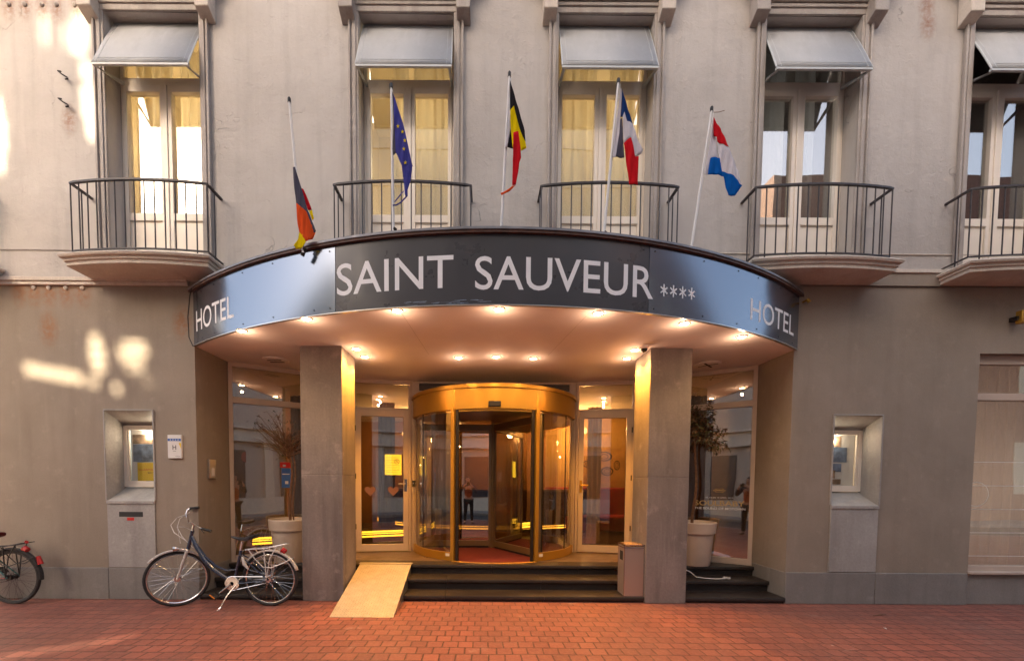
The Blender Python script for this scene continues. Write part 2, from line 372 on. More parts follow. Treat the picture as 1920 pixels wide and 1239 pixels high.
def tag(o, label, cat, group=None, kind=None):
    if label: o['label'] = label
    if cat: o['category'] = cat
    if group: o['group'] = group
    if kind: o['kind'] = kind
    return o
def thing(name, loc, label, cat, group=None):
    o = bpy.data.objects.new(name, None); COL.objects.link(o); o.location = loc; o.empty_display_size = .1
    return tag(o, label, cat, group)
def struct(mb, name, mat, **k): o = mb.build(name, mat, **k); o['kind'] = 'structure'; return o
def copy_tree(o, parent=None):
    c = o.copy(); COL.objects.link(c); c.parent = parent
    for ch in [x for x in bpy.data.objects if x.parent == o and x is not c]: copy_tree(ch, c)
    return c
def text_mesh(s, height, width=None, bold=0.):
    """text -> (verts, faces), base line z=0, x from 0; height = cap height"""
    cu = bpy.data.curves.new('t', 'FONT'); cu.body = s; cu.offset = bold; cu.resolution_u = 4
    ob = bpy.data.objects.new('t', cu); COL.objects.link(ob)
    dg = bpy.context.evaluated_depsgraph_get(); me = bpy.data.meshes.new_from_object(ob.evaluated_get(dg))
    V = [v.co.copy() for v in me.vertices]; Fc = [tuple(p.vertices) for p in me.polygons]
    bpy.data.objects.remove(ob); bpy.data.meshes.remove(me)
    x0 = min(v.x for v in V); x1 = max(v.x for v in V); h = .729
    sx = (width/(x1-x0)) if width else height/h
    return [((v.x-x0)*sx, v.y*height/h) for v in V], Fc
def text_into(mb, s, height, width, fn, bold=0.):
    V, Fc = text_mesh(s, height, width, bold); vs = [mb.v(fn(a, b)) for a, b in V]
    for f_ in Fc: mb.f([vs[i] for i in f_])
def lamp(name, typ, loc, energy, color, parent=None, **k):
    d = bpy.data.lights.new(name, typ); d.energy = energy*.82; d.color = color
    for a, v in k.items(): setattr(d, a, v)
    o = bpy.data.objects.new(name, d); COL.objects.link(o)
    off = Vector((0, 0, 0)); q = parent
    while q: off += q.location; q = q.parent
    o.location = Vector(loc)-off; o.parent = parent; return o
# ------------------------------------------------------------------ the street
mb = MB(); mb.quad((-60, -7.2, 0), (60, -7.2, 0), (60, 8, 0), (-60, 8, 0)); struct(mb, 'pavement', 'paving')
mb = MB(); mb.quad((-200, -200, -.06), (200, -200, -.06), (200, 200, -.06), (-200, 200, -.06)); struct(mb, 'ground', 'asphalt')
mb = MB(); mb.box(-60, 60, -7.35, -7.2, -.05, .005); struct(mb, 'kerb', 'plinth')
mb = MB(); mb.box(-60, 60, -12.0, -10.2, -.05, .06); struct(mb, 'far_pavement', 'plinth')

# ------------------------------------------------------------------ hotel building
H = thing('hotel_building', (0, 0, 0), 'hotel building with pale grey plaster upstairs, taupe ground floor and concrete porch pillars', 'building')
WIN = [-6.95, -4.12, -.99, 1.47, 4.015, 6.57, 9.4]
HW, ZB, ZT = .585, 4.19, 7.29
mb = MB(); mb.wall(-14, 14, 4.06, 9.2, [(c-HW, c+HW, ZB, ZT) for c in WIN], 0., .30); mb.build('upper_wall', 'upper', H)
NL = (-4.871, -4.25, .42, 2.443); NR = (4.485, 5.105, .42, 2.443)
mb = MB()
mb.wall(-14, -3.70, .41, 4.06, [NL], .012, .30); mb.wall(3.94, 14, .41, 4.06, [NR, (6.315, 7.95, .41, 3.235)], .012, .30)
mb.box(-3.70, 3.94, .012, .30, 3.30, 4.06)
mb.build('lower_wall', 'lower', H)
for a, b in ((-4.0, -3.70), (3.94, 4.24)): mb = MB(); mb.box(a, b, .312, 2.4, .41, 3.30); mb.build('porch_side_wall', 'lower', H)
# plinth slabs with real joints
for a, b in ((-14, -7.6), (-7.594, -4.878), (-4.872, -3.694), (3.934, 5.10), (5.106, 6.30), (7.97, 11), (11.006, 14)): mb = MB(); mb.box(a, b, -.006, .3, 0, .41); mb.build('plinth', 'plinth', H, bev=.006)
for q in ((6.306, 7.964, .02, .3, 0, .405), (-4.0, -3.694, .301, 1.2, 0, .41), (3.934, 4.24, .301, 1.2, 0, .41)): mb = MB(); mb.box(*q); mb.build('plinth', 'plinth', H, bev=.006)
# string course
mb = MB(); mb.box(-14, -3.75, -.035, .01, 4.045, 4.095); mb.box(-14, -3.75, -.02, .01, 4.0, 4.045); mb.build('string_course', 'slab', H, bev=.006)
mb = MB(); mb.box(4.0, 14, -.03, .0, 4.215, 4.26); mb.box(2.6, 14, -.012, .0, 4.44, 4.455); mb.build('string_course', 'slab', H, bev=.005)
mb = MB(); mb.box(3.98, 14, -.012, .011, 4.06, 4.215); mb.build('string_course', 'lower', H)
mb = MB(); mb.box(-14, -4.85, -.010, .0, 4.43, 4.44); mb.build('string_course', 'surround', H)
# pillars
for s, x0 in ((0, -2.341), (1, 2.10)):
    mb = MB(); x1 = x0+.53
    mb.box(x0, x1, -.03, .50, 0, 1.632); mb.box(x0, x1, -.03, .50, 1.636, 3.268); mb.box(x0+.003, x1-.003, -.027, .497, 1.62, 1.65)
    mb.build('pillar', 'pillar', H, bev=.006)
# steps and porch floor
def step(y0, y1, z0, z1, name):
    mb = MB()
    for a, b in ((-3.69, -2.345), (-1.807, 2.096), (2.634, 3.93)) if y0 < .3 else ((-3.69, 3.93),):
        prof = [(y0+.035, z0), (y0+.035, z1-.062), (y0+.012, z1-.056), (y0, z1-.045), (y0-.002, z1-.018), (y0+.004, z1-.004), (y0+.016, z1), (y1, z1), (y1, z0)]
        n = max(1, round((b-a)/1.3))
        for i in range(n):
            xa = a+(b-a)*i/n+(.0015 if i else 0); xb = a+(b-a)*(i+1)/n-(.0015 if i < n-1 else 0)
            mb.prism(prof, xa, xb, 'x')
    return mb.build(name, 'bluestone', H)
step(-.02, .40, 0, .079, 'step'); step(.289, .70, .0, .223, 'step')
step(.615, .90, .0, .358, 'step')
mb = MB(); mb.box(-3.69, 3.93, .90, 2.6, .2, .357); mb.build('porch_floor', 'porch', H)

# window surrounds, frames, glass, curtains
for k, c in enumerate(WIN):
    mb = MB()
    for sx in (-1, 1):
        a, b = c+sx*HW, c+sx*.70
        mb.box(min(a, b), max(a, b), -.028, .0, 4.20, ZT)
        a, b = c+sx*(HW+.03), c+sx*(HW+.075); mb.box(min(a, b), max(a, b), -.042, -.026, 4.20, ZT)
        a, b = c+sx*(HW+.095), c+sx*.708; mb.box(min(a, b), max(a, b), -.052, -.026, 4.20, ZT+.05)
    mb.box(c-.70, c+.70, -.03, .0, ZT, 7.44); mb.box(c-.70, c+.70, -.045, -.028, ZT+.07, ZT+.11); mb.box(c-.70, c+.70, -.06, -.028, ZT+.125, 7.46)
    mb.build('window_surround', 'surround', H, bev=.006)
    mb = MB()
    for sx in (-1, 1):
        a, b = sorted((c+sx*.62, c+sx*.79))
        mb.prism([(-.15, 7.215), (-.15, 7.9), (0, 7.9), (0, 7.15)], a, b, 'x')
    mb.box(c-.86, c+.86, -.19, 0, 7.55, 7.66); mb.box(c-.92, c+.92, -.25, 0, 7.66, 7.74)
    mb.build('window_hood', 'slab' if k % 2 else 'surround', H, bev=.01)
    # frame (part)
    mb = MB(); y0, y1 = .20, .27
    mb.box(c-HW, c-.545, y0, y1, ZB, ZT); mb.box(c+.545, c+HW, y0, y1, ZB, ZT)
    mb.box(c-.545, c+.545, y0, y1, 6.60, 6.705); mb.box(c-.545, c+.545, y0, y1, 7.24, ZT); mb.box(c-.545, c+.545, y0, y1, ZB, 4.24)
    for sx in (-1, 1):
        i, o = (.026, .545)
        a, b = sorted((c+sx*i, c+sx*o)); y2 = y0-.018
        mb.box(a, a+.048, y2, y1-.01, 4.245, 6.592); mb.box(b-.048, b, y2, y1-.01, 4.245, 6.592)
        mb.box(a+.048, b-.048, y2, y1-.01, 6.52, 6.592); mb.box(a+.048, b-.048, y2, y1-.01, 4.915, 5.01); mb.box(a+.048, b-.048, y2, y1-.01, 4.245, 4.30)
        mb.box(a+.048, b-.048, y2+.022, y1-.02, 4.30, 4.915)
        mb.box(a+.10, a+.125, y0-.006, y0+.001, 6.645, 6.655)
    mb.box(c-.024, c+.024, y0-.03, y1, 4.245, 6.60)
    fr = mb.build('window', 'pvc', H, bev=.005)
    for (a, b, z0, z1) in ((c-.50, c-.07, 5.008, 6.522), (c+.07, c+.50, 5.008, 6.522), (c-.546, c+.546, 6.703, 7.242)):
        mb = MB(); mb.box(a, b, .226, .232, z0, z1); mb.build('pane', 'glassr' if k >= 4 else 'glass', fr)
    # curtain and room behind
    spans = {0: [(-.55, .55)], 1: [(-.55, -.02), (.04, .55)], 2: [(-.26, -.04), (.02, .55)], 3: [(-.55, .0), (.16, .55)], 4: [(-.55, -.05), (.05, .36)], 5: [(-.55, -.33)], 6: [(-.55, .55)]}[k]
    for (a, b) in spans:
        mb = MB(); n = int((b-a)/.012); pv = None
        for i in range(n+1):
            x = c+a+(b-a)*i/n; y = .37+.022*sin(i*(.78-.09*k)+k+.8*sin(i*.11*k))+.012*sin(i*.31+1.3*k)
            q = (mb.v((x, y, 4.3)), mb.v((x, y, 7.22)))
            if pv: mb.f([pv[0], q[0], q[1], pv[1]], True)
            pv = q
        mb.build('curtain', 'curtain' if k < 4 else 'curtainw', fr)
    mb = MB(); mb.box(c-.9, c+.9, .302, 2.2, 4.07, 7.6)
    for fc in list(mb.bm.faces):
        if all(abs(v.co.y-.302) < 1e-4 for v in fc.verts): mb.bm.faces.remove(fc)
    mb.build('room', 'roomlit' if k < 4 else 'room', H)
    if k < 4: lamp('added_room_fill', 'POINT', (c+.1, 1.15, 6.3), (24 if k == 1 else 15), (1., .80, .50), H, shadow_soft_size=.15)  # added light that makes the curtains glow; no lamp is visible here
    if k == 4: lamp('added_room_fill', 'POINT', (c+.1, 1.15, 6.0), 7, (.95, .95, 1.), H, shadow_soft_size=.15)  # added dim fill behind the net curtains
    # balcony
    def outline(off, n=14, hw=.84, ys=-.33, bow=.08):
        P = [(c-hw-off, 0.0)]
        for i in range(n+1):
            t = -1+2*i/n; P.append((c+t*(hw+off), ys-off-bow*(1-t*t)))
        P.append((c+hw+off, 0.0)); return P
    mb = MB(); lay = [(4.065, -.02), (4.075, .0), (4.115, .0), (4.120, .018), (4.150, .018), (4.155, .045), (4.178, .055), (4.192, .045)]
    rings = [[mb.v((x, y, z)) for x, y in outline(o)] for z, o in lay]
    for a, b in zip(rings, rings[1:]):
        for i in range(len(a)-1): mb.f([a[i], a[i+1], b[i+1], b[i]])
    mb.f(rings[0]); mb.f(rings[-1][::-1])
    ba = mb.build('balcony', 'slab', H)
    mb = MB()
    def rl(n=28, hw=.81, ys=-.275, bow=.065): return [(c+(-1+2*i/n)*hw, ys-bow*(1-(-1+2*i/n)**2)) for i in range(n+1)]
    R_ = rl(); full = [(c-.81, .0)]+R_+[(c+.81, .0)]
    for z, hh, ww in ((5.062, .010, .016), (4.275, .007, .010)):
        a4 = []
        for i, (x, y) in enumerate(full):
            p0 = Vector(full[max(i-1, 0)]); p1 = Vector(full[min(i+1, len(full)-1)]); t = (p1-p0).normalized(); nn = Vector((t.y, -t.x))*ww
            a4.append([mb.v((x-nn.x, y-nn.y, z-hh)), mb.v((x+nn.x, y+nn.y, z-hh)), mb.v((x+nn.x, y+nn.y, z+hh)), mb.v((x-nn.x, y-nn.y, z+hh))])
        for a, b in zip(a4, a4[1:]):
            for q in range(4): mb.f([a[q], a[(q+1) % 4], b[(q+1) % 4], b[q]])
        mb.f(a4[0]); mb.f(a4[-1][::-1])
    for i in range(15):
        x, y = R_[i*2]; mb.tube([(x, y, 4.19 if i in (1, 7, 13) else 4.27), (x, y, 5.06)], .0075, 6)
    for sx in (-1, 1): mb.tube([(c+sx*.81, -.14, 4.19), (c+sx*.81, -.14, 5.06)], .0075, 6)
    mb.build('railing', 'iron', ba)

# hooks and rusty bolts on the left wall
for (x, z) in ((-5.184, 6.508), (-5.189, 6.185)):
    mb = MB(); mb.tube([(x-.05, -.03, z+.05), (x-.06, -.06, z+.03), (x-.02, -.05, z), (x+.03, -.03, z-.02), (x+.05, -.05, z-.05), (x+.02, -.05, z-.06), (x, 0, z-.01)], .008, 6)
    mb.build('wall_hook', 'darkm', H)
for (x, z) in [(a, 7.37) for a in (-5.873, -5.676, -5.466, -5.289, -5.067)]+[(a, 3.973) for a in (-5.715, -5.526, -5.31, -5.101)]:
    mb = MB(); mb.lathe([(.028, 0), (.026, .012), (.012, .02), (0.001, .024)], (0, 0, 0), 14)
    for v in mb.bm.verts: v.co = Vector((x+v.co.x, -v.co.z+.012*(z < 5), z+v.co.y))
    mb.build('wall_bolt', 'surround' if z > 5 else 'slab', H)

# display niches
for idx, (x0, x1, z0, z1) in enumerate((NL, NR)):
    b0, b1, yb = x0+.0, x1-.0, .30
    mb = MB()
    zf, zb, zt = 1.285, 1.455, 2.29
    e = .007
    mb.quad((x0+e, .0, zf), (x1-e, .0, zf), (x1-e, yb, zb), (x0+e, yb, zb))
    mb.quad((x0+e, .0, zf), (x0+e, .0, z1-e), (x0+e, yb, zt), (x0+e, yb, zb)); mb.quad((x1-e, .0, zf), (x1-e, .0, z1-e), (x1-e, yb, zt), (x1-e, yb, zb))
    mb.quad((x0+e, .0, z1-e), (x1-e, .0, z1-e), (x1-e, yb, zt), (x0+e, yb, zt))
    mb.box(x0-.006, x1+.006, -.004, .02, z1-.002, z1+.012); mb.box(x0-.012, x0+.004, -.004, .02, 1.29, z1); mb.box(x1-.004, x1+.012, -.004, .02, 1.29, z1)
    nm = 'display_niche'; nb_ = mb.build(nm, 'niche', H)
    mb = MB(); mb.box(x0+.002, x1-.002, -.015, .02, 1.245, 1.285); mb.box(x0+.004, x1-.004, -.004, .02, .42, 1.243)
    mb.build('letterbox_panel' if idx == 0 else 'wall_panel', 'niche', H, bev=.003)
# notice display cases inside the niches
for idx, (x0, x1) in enumerate(((-4.867, -4.10), (4.33, 5.101))):
    t = thing('display_case', ((x0+x1)/2, .30, 1.46), ['glazed cream display case with a yellow poster in the left wall niche', 'glazed cream display case with photo prints in the right wall niche'][idx], 'display case', 'display cases sunk in the facade')
    mb = MB(); z0, z1 = 1.46, 2.285
    for a, b, c_, d in ((x0, x0+.05, z0, z1), (x1-.05, x1, z0, z1), (x0+.05, x1-.05, z0, z0+.08), (x0+.05, x1-.05, z1-.06, z1)): mb.box(a, b, .262, .30, c_, d)
    for a, b, c_, d in ((x0+.05, x0+.068, z0+.08, z1-.06), (x1-.068, x1-.05, z0+.08, z1-.06)): mb.box(a, b, .272, .30, c_, d)
    mb.build('frame', 'pvc', t, bev=.004)
    mb = MB(); mb.box(x0+.05, x1-.05, .33, .34, z0+.05, z1-.05); mb.build('backboard', 'paper', t)
    mb = MB(); mb.box(x0+.06, x1-.06, .276, .279, z0+.08, z1-.06); mb.build('pane', 'glassc', t)
    mb = MB(); P = []
    if idx == 0: cards = [(-4.79, -4.35, 2.045, 2.17, 'brownphoto'), (-4.79, -4.35, 1.80, 2.04, 'bluephoto'), (-4.735, -4.40, 1.50, 1.79, 'yellow')]
    else: cards = [(4.45, 4.86, 2.07, 2.20, 'brownphoto'), (4.50, 4.95, 1.86, 2.06, 'bluephoto'), (4.70, 4.88, 1.73, 1.84, 'bluephoto'), (4.45, 4.80, 1.64, 1.75, 'brownphoto'), (4.45, 4.88, 1.56, 1.63, 'brownphoto')]
    for j, (a, b, c_, d, mm) in enumerate(cards):
        mb = MB(); mb.box(a, b, .326-j*.0005, .3295, c_, d); mb.build('poster' if mm == 'yellow' else 'photo_print', mm, t)
    if idx == 0:
        mb = MB(); text_into(mb, 'Gault&Millau', .024, .23, lambda a, b: (-4.72+a, .3235, 1.685+b)); mb.build('lettering', 'redlabel', t); mb = MB(); text_into(mb, '2019', .026, .10, lambda a, b: (-4.60+a, .3235, 1.64+b))
        mb.build('lettering', 'ink', t); mb = MB(); mb.box(-4.62, -4.50, .322, .3235, 1.515, 1.545); mb.build('stamp_mark', 'ink', t)
# letter slot
for xx in (-4.56, 4.75): lamp('added_case_fill', 'POINT', (xx, .306, 2.15), 1.3, (1., .82, .6), H, shadow_soft_size=.02)  # fill lights added inside the cases to brighten the prints
mb = MB(); mb.box(-4.712, -4.405, -.0055, .0, 1.078, 1.142); o = mb.build('letter_slot', 'ink', H)
mb = MB(); mb.box(-4.61, -4.52, -.006, .0, 1.03, 1.068); o = mb.build('slot_label', 'redlabel', H)

# large ground floor window on the right
mb = MB(); x0, x1 = 6.315, 7.95
mb.box(x0, x1, .06, .16, .41, .50); mb.box(x0-.0, x1, -.03, .06, .405, .435)
mb.box(x0, x0+.03, .09, .16, .50, 3.235); mb.box(x1-.03, x1, .09, .16, .50, 3.235); mb.box(x0, x1, .085, .16, 2.66, 2.75); mb.box(x0, x1, .09, .16, 3.12, 3.235)
sw = mb.build('window', 'doorframe', H, bev=.004)
mb = MB(); mb.box(x0+.03, x1-.03, .12, .128, .50, 2.66); mb.box(x0+.03, x1-.03, .12, .128, 2.75, 3.12); mb.build('pane', 'glass', sw)
mb = MB()
for z in (.62, .93, 1.24, 1.55, 1.86): mb.box(x0+.03, x1-.03, .117, .1195, z, z+.006)
for rr in (.155,):
    for i in range(40):
        a0, a1 = 2*pi*i/40, 2*pi*(i+1)/40
        mb.quad(*[(6.50+r*cos(a), .1185, 1.44+r*sin(a)) for r, a in ((rr, a0), (rr, a1), (rr+.006, a1), (rr+.006, a0))])
mb.build('etched_band', 'paper', sw)
mb = MB(); n = 90; pv = None
for i in range(n+1):
    x = x0-.1+(x1-x0+.2)*i/n; y = .42+.03*sin(i*.9)+.012*sin(i*.37)
    q = (mb.v((x, y, .43)), mb.v((x, y, 3.2)))
    if pv: mb.f([pv[0], q[0], q[1], pv[1]], True)
    pv = q
mb.build('curtain', m_cloth('beige_sheer_curtain', (.62, .52, .45), .35), sw)
mb = MB(); mb.box(5.9, 8.3, 1.9, 2.0, .0, 3.3); mb.box(5.9, 8.3, .35, 1.9, 3.3, 3.35); mb.build('inner_wall', 'roomlit', H)
lamp('added_room_fill', 'POINT', (7.3, 1.5, 1.5), 18., (1., .86, .76), H, shadow_soft_size=.15)  # added fill that brightens the beige curtain from behind

# ------------------------------------------------------------------ awnings
def make_awning(c):
    t = thing('window_awning', (c, .13, 7.28), '', 'awning', 'awnings over the upper windows')
    w0, w1, zt, zb, yt, yb = .555, .565, 7.285, 6.50, .13, -.20
    mb = MB(); n = 8; rows = []
    for i in range(n+1):
        s = i/n; y = yt+(yb-yt)*s-.008*sin(pi*s); z = zt+(zb-zt)*s+.004*sin(pi*s); rows.append((y, z, w0+(w1-w0)*s))
    for (y, z, w_), (Y2, Z2, w2) in zip(rows, rows[1:]):
        a = [mb.v(p) for p in ((c-w_, y, z), (c+w_, y, z), (c+w2, Y2, Z2), (c-w2, Y2, Z2))]; mb.f(a, True)
    o = mb.build('panel', 'awning', t, fix=False); sm = o.modifiers.new('thick', 'SOLIDIFY'); sm.thickness = .012; sm.offset = -1
    mb = MB(); y, z, _ = rows[-1]
    mb.box(c-w1-.006, c+w1+.006, y-.008, y+.02, z-.022, z+.004)
    for sx in (-1, 1):
        pts = [(c+sx*(w_+.004), y_-.004, z_) for y_, z_, w_ in rows]
        mb.tube(pts, .0095, 6)
        pts = [(c+sx*(w_-.05), y_-.0135, z_) for y_, z_, w_ in rows]
        mb.tube(pts, .0022, 5)
    mb.tube([(c-w1+.03, rows[-1][0]-.011, zb+.05), (c+w1-.03, rows[-1][0]-.011, zb+.05)], .0022, 5)
    mb.box(c-w0, c+w0, yt-.01, yt+.05, zt-.01, zt+.004)
    mb.build('rim', 'awnrim', t)
    for sx in (-1, 1):
        mb = MB(); x = c+sx*(w1-.02)
        P = [(yb+.01, zb-.02), (yb+.04, zb-.02), (.198, 6.66), (.198, 6.61)]
        mb.prism([(a, b) for a, b in P], x-.014, x+.014, 'x'); mb.build('arm', 'awnrim', t)
    return t
aw_lab = {1: 'leftmost fully visible grey window awning, beside the sunlit wall patches', 2: 'grey window awning above the blue starred flag', 3: 'grey window awning above the blue, white and red vertical flag', 4: 'grey window awning above the balcony right of the red, white and blue flag', 5: 'grey window awning cut off by the right edge of the photo'}
aw0 = make_awning(WIN[1]); aw0['label'] = aw_lab[1]
for k in (2, 3, 4, 5):
    a = copy_tree(aw0); a.location = (WIN[k], .13, 7.28); a['label'] = aw_lab[k]
for k in (0, 6):
    a = copy_tree(aw0); a.location = (WIN[k], .13, 7.28); a['label'] = ['grey window awning on the wall out of view to the left', 'grey window awning on the wall out of view to the right'][k//6]

# ------------------------------------------------------------------ canopy
CX, CY, CR = .14, 5.17, 6.44
CP = thing('entrance_canopy', (CX, 0, 3.27), 'big curved entrance canopy with metallic grey fascia reading SAINT SAUVEUR', 'canopy')
def cp(th, r=CR, z=0.): return (CX+r*sin(th), CY-r*cos(th), z)
TH = .6365
def arc(r, a=-TH, b=TH, n=72): return [cp(a+(b-a)*i/n, r)[:2] for i in range(n+1)]
mb = MB(); mb.prism([(x, min(y, -.001)) for x, y in arc(CR-.02)], 3.268, 3.95)
core = mb.build('roof_deck', 'lead', CP)
# soffit, reaching back to the glazing
mb = MB(); pts = [(x, y) for x, y in arc(CR-.025)]+[(3.94, .0), (3.94, 2.6), (-3.70, 2.6), (-3.70, .0)]
pts = [p for p in pts if not (p[1] > -.0001 and p in arc(CR-.025))]
vs = [mb.v((x, y, 3.262)) for x, y in pts]; vt = [mb.v((x, y, 3.267 if y < .0 else 3.29)) for x, y in pts]
mb.f(vs); 
mb.build('soffit', 'soffit', CP, fix=False)
for P0, P1 in (((-2.33, -.03), (-3.05, -.42)), ((1.05, -1.1), (.85, .3)), ((-.85, -1.1), (-.75, .3)), ((2.63, -.03), (3.3, -.3))):
    d_ = (Vector(P1)-Vector(P0)).normalized(); n_ = Vector((-d_.y, d_.x))*.0018
    mb = MB(); mb.prism([tuple(Vector(P0)-n_), tuple(Vector(P1)-n_), tuple(Vector(P1)+n_), tuple(Vector(P0)+n_)], 3.2595, 3.2612); mb.build('soffit_joint', 'slab', CP)
def band(name, mat, a, b, r, z0, z1, th=.012, n=40, par=CP, smooth=True):
    mb = MB(); A = [[mb.v(cp(a+(b-a)*i/n, rr, z)) for i in range(n+1)] for rr, z in ((r, z0), (r, z1), (r-th, z1), (r-th, z0))]
    for q in range(4):
        A0, A1 = A[q], A[(q+1) % 4]
        for i in range(n): mb.f([A0[i], A0[i+1], A1[i+1], A1[i]], smooth and q == 0)
    for i in (0, n): mb.f([A[q][i] for q in range(4)])
    return mb.build(name, mat, par)
band('fascia_panel', 'fascmet', -TH, -.2605, CR, 3.262, 3.925)
band('fascia_panel', 'fascdark', -.2595, .2345, CR, 3.262, 3.925)
band('fascia_panel', 'fascmet', .2355, TH, CR, 3.262, 3.925)
band('fascia_panel_edge', 'steel', -TH, TH, CR+.004, 3.255, 3.264, th=.03)
band('roof_edge', 'trim', -TH-.01, TH+.012, CR+.03, 3.925, 3.950, th=.07)
band('flashing', 'lead', -TH-.01, TH+.005, CR+.04, 3.9502, 3.972, th=.2)
mb = MB()
for th in (-.60, -.55, -.46, -.385, -.30, -.27, .225, .245, .34, .42, .475, .55, .61):
    for z in (3.31, 3.875):
        p = Vector(cp(th, CR+.002, z)); nn = (p-Vector((CX, CY, z))).normalized(); mb.tube([p-nn*.003, p+nn*.003], .007, 8)
mb.build('rivets', 'darkm', CP)
def sign(name, s, th0, th1, z, h, bold=0., mat='white', slope=0.):
    mb = MB(); W = (th1-th0)*CR
    text_into(mb, s, h, W, lambda a, b: cp(th0+a/CR, CR+.0013, z+b+slope*a), bold)
    return mb.build(name, mat, CP, fix=False)
sign('lettering', 'SAINT', -.2575, -.0695, 3.425, .325, .004)
sign('lettering', 'SAUVEUR', -.037, .243, 3.405, .325, .004)
sign('lettering', 'HOTEL', -.6235, -.487, 3.418, .262, .004)
sign('lettering', 'HOTEL', .4555, .6130, 3.398, .248, .004)
mb = MB()
for j in range(4):
    thc = .2625+j*.0178; zc = 3.508+.004*j
    for k in range(3):
        a = pi/2+k*pi/3; dx, dz = cos(a)*.046, sin(a)*.060; px, pz = -sin(a)*.0075, cos(a)*.0075
        P = [(-dx-px, -dz-pz), (dx-px, dz-pz), (dx+px, dz+pz), (-dx+px, -dz+pz)]
        mb.quad(*[cp(thc+u/CR, CR+.0016+.0006*k, zc+v_) for u, v_ in P])
mb.build('star_mark', 'white', CP, fix=False)
# scratches along the lower edge of the dark panel
mb = MB(); rnd = random.Random(3)
for i in range(26):
    th = rnd.uniform(-.15, -.03); z = rnd.uniform(3.272, 3.305); L = rnd.uniform(.004, .022); h = rnd.uniform(.001, .004); sl = rnd.uniform(-.004, .004)
    mb.quad(cp(th, CR+.002, z), cp(th+L, CR+.002, z+sl), cp(th+L*.9, CR+.002, z+sl+h), cp(th+.001, CR+.002, z+h*.5))
mb.build('scratches', simple('worn_blue_paint', (.35, .45, .58), .6, var=.3), CP, fix=False)
mb = MB(); mb.tube([(-3.66, -.06, 3.99), (-3.70, -.05, 3.86), (-3.735, -.045, 3.6), (-3.73, -.04, 3.35), (-3.68, -.045, 3.24), (-3.62, -.03, 3.27)], .006, 6); mb.build('cable', 'darkm', CP)

# downlights
DL = [(-2.77, -.54), (-1.88, -.90), (-.876, -1.12), (.138, -1.17), (1.138, -1.09), (2.126, -.84), (2.98, -.46), (-1.655, .068), (-1.642, .402), (-.358, .421), (.153, .362), (.668, .422), (1.925, .035), (1.948, .394)]
dln = ['furthest left of the row behind the canopy fascia', 'second from left in the row behind the fascia', 'behind the fascia below the word SAINT', 'behind the middle of the fascia', 'behind the fascia below the word SAUVEUR', 'second from right in the row behind the fascia', 'furthest right of the row behind the canopy fascia',
       'front one beside the left pillar', 'rear one beside the left pillar', 'left of the three before the revolving door', 'middle of the three before the revolving door', 'right of the three before the revolving door', 'front one beside the right pillar, by the camera dome', 'rear one beside the right pillar']
for i, (x, y) in enumerate(DL):
    t = thing('downlight', (x, y, 3.262), 'lit warm round downlight, '+dln[i], 'ceiling light', 'downlights in the canopy ceiling')
    mb = MB(); mb.lathe([(.062, 0), (.060, -.010), (.048, -.013), (.044, -.006)], (x, y, 3.262), 28); mb.build('trim_ring', 'silver', t)
    mb = MB(); mb.lathe([(.001, 0), (.043, 0)], (x, y, 3.2545), 24); mb.build('lens', 'bulb', t)
    pil = i in (7, 8, 12, 13)
    lamp('soffit_fill', 'POINT', (x, y, 3.14), .75 if i < 7 else .45, (1., .60, .38), t, shadow_soft_size=.02)  # bodiless fill added below the fitting to brighten the soffit
    l = lamp('downlight_lamp', 'SPOT', (x, y, 3.248), 52 if pil else (9 if i < 7 else 11), (1., .42, .045) if pil else (1., .52, .14) if i > 8 else (1., .60, .25), t, spot_size=radians(118 if pil else 130), spot_blend=.7 if not pil else .5, shadow_soft_size=.03)
# round vents
for i, (x, y) in enumerate(((-2.96, .60), (3.2, .66))):
    t = thing('ceiling_vent', (x, y, 3.262), ['round slotted ceiling vent at the left of the porch', 'round slotted ceiling vent at the right of the porch'][i], 'vent', 'round vents in the porch ceiling')
    mb = MB(); mb.lathe([(.001, -.014), (.13, -.014), (.165, -.010), (.172, 0)], (x, y, 3.262), 32); mb.build('disc', 'soffit', t)
    mb = MB()
    if i == 0:
        for s in (-1, 1): mb.box(x-.10, x+.10, y+s*.045-.012, y+s*.045+.012, 3.243, 3.2475)
    else:
        for s in (-1, 1):
            R4 = Matrix.Translation((x, y, 3.245)) @ Matrix.Rotation(s*.75, 4, 'Z'); mb.box(-.13, .13, -.012, .012, -.002*s-.001, .002, R4)
    mb.build('slot', 'ink', t)
t = thing('security_camera', (1.985, -.10, 3.262), 'small dome security camera on the canopy ceiling at the right pillar', 'security camera')
mb = MB(); mb.lathe([(.055, 0), (.055, -.028), (.045, -.036), (.04, -.036)], (1.985, -.10, 3.262), 24); mb.build('housing', 'soffit', t)
mb = MB(); mb.lathe([(.042, -.032), (.040, -.055), (.025, -.072), (.001, -.080)], (1.985, -.10, 3.262), 24); mb.build('dome', 'darkm', t)
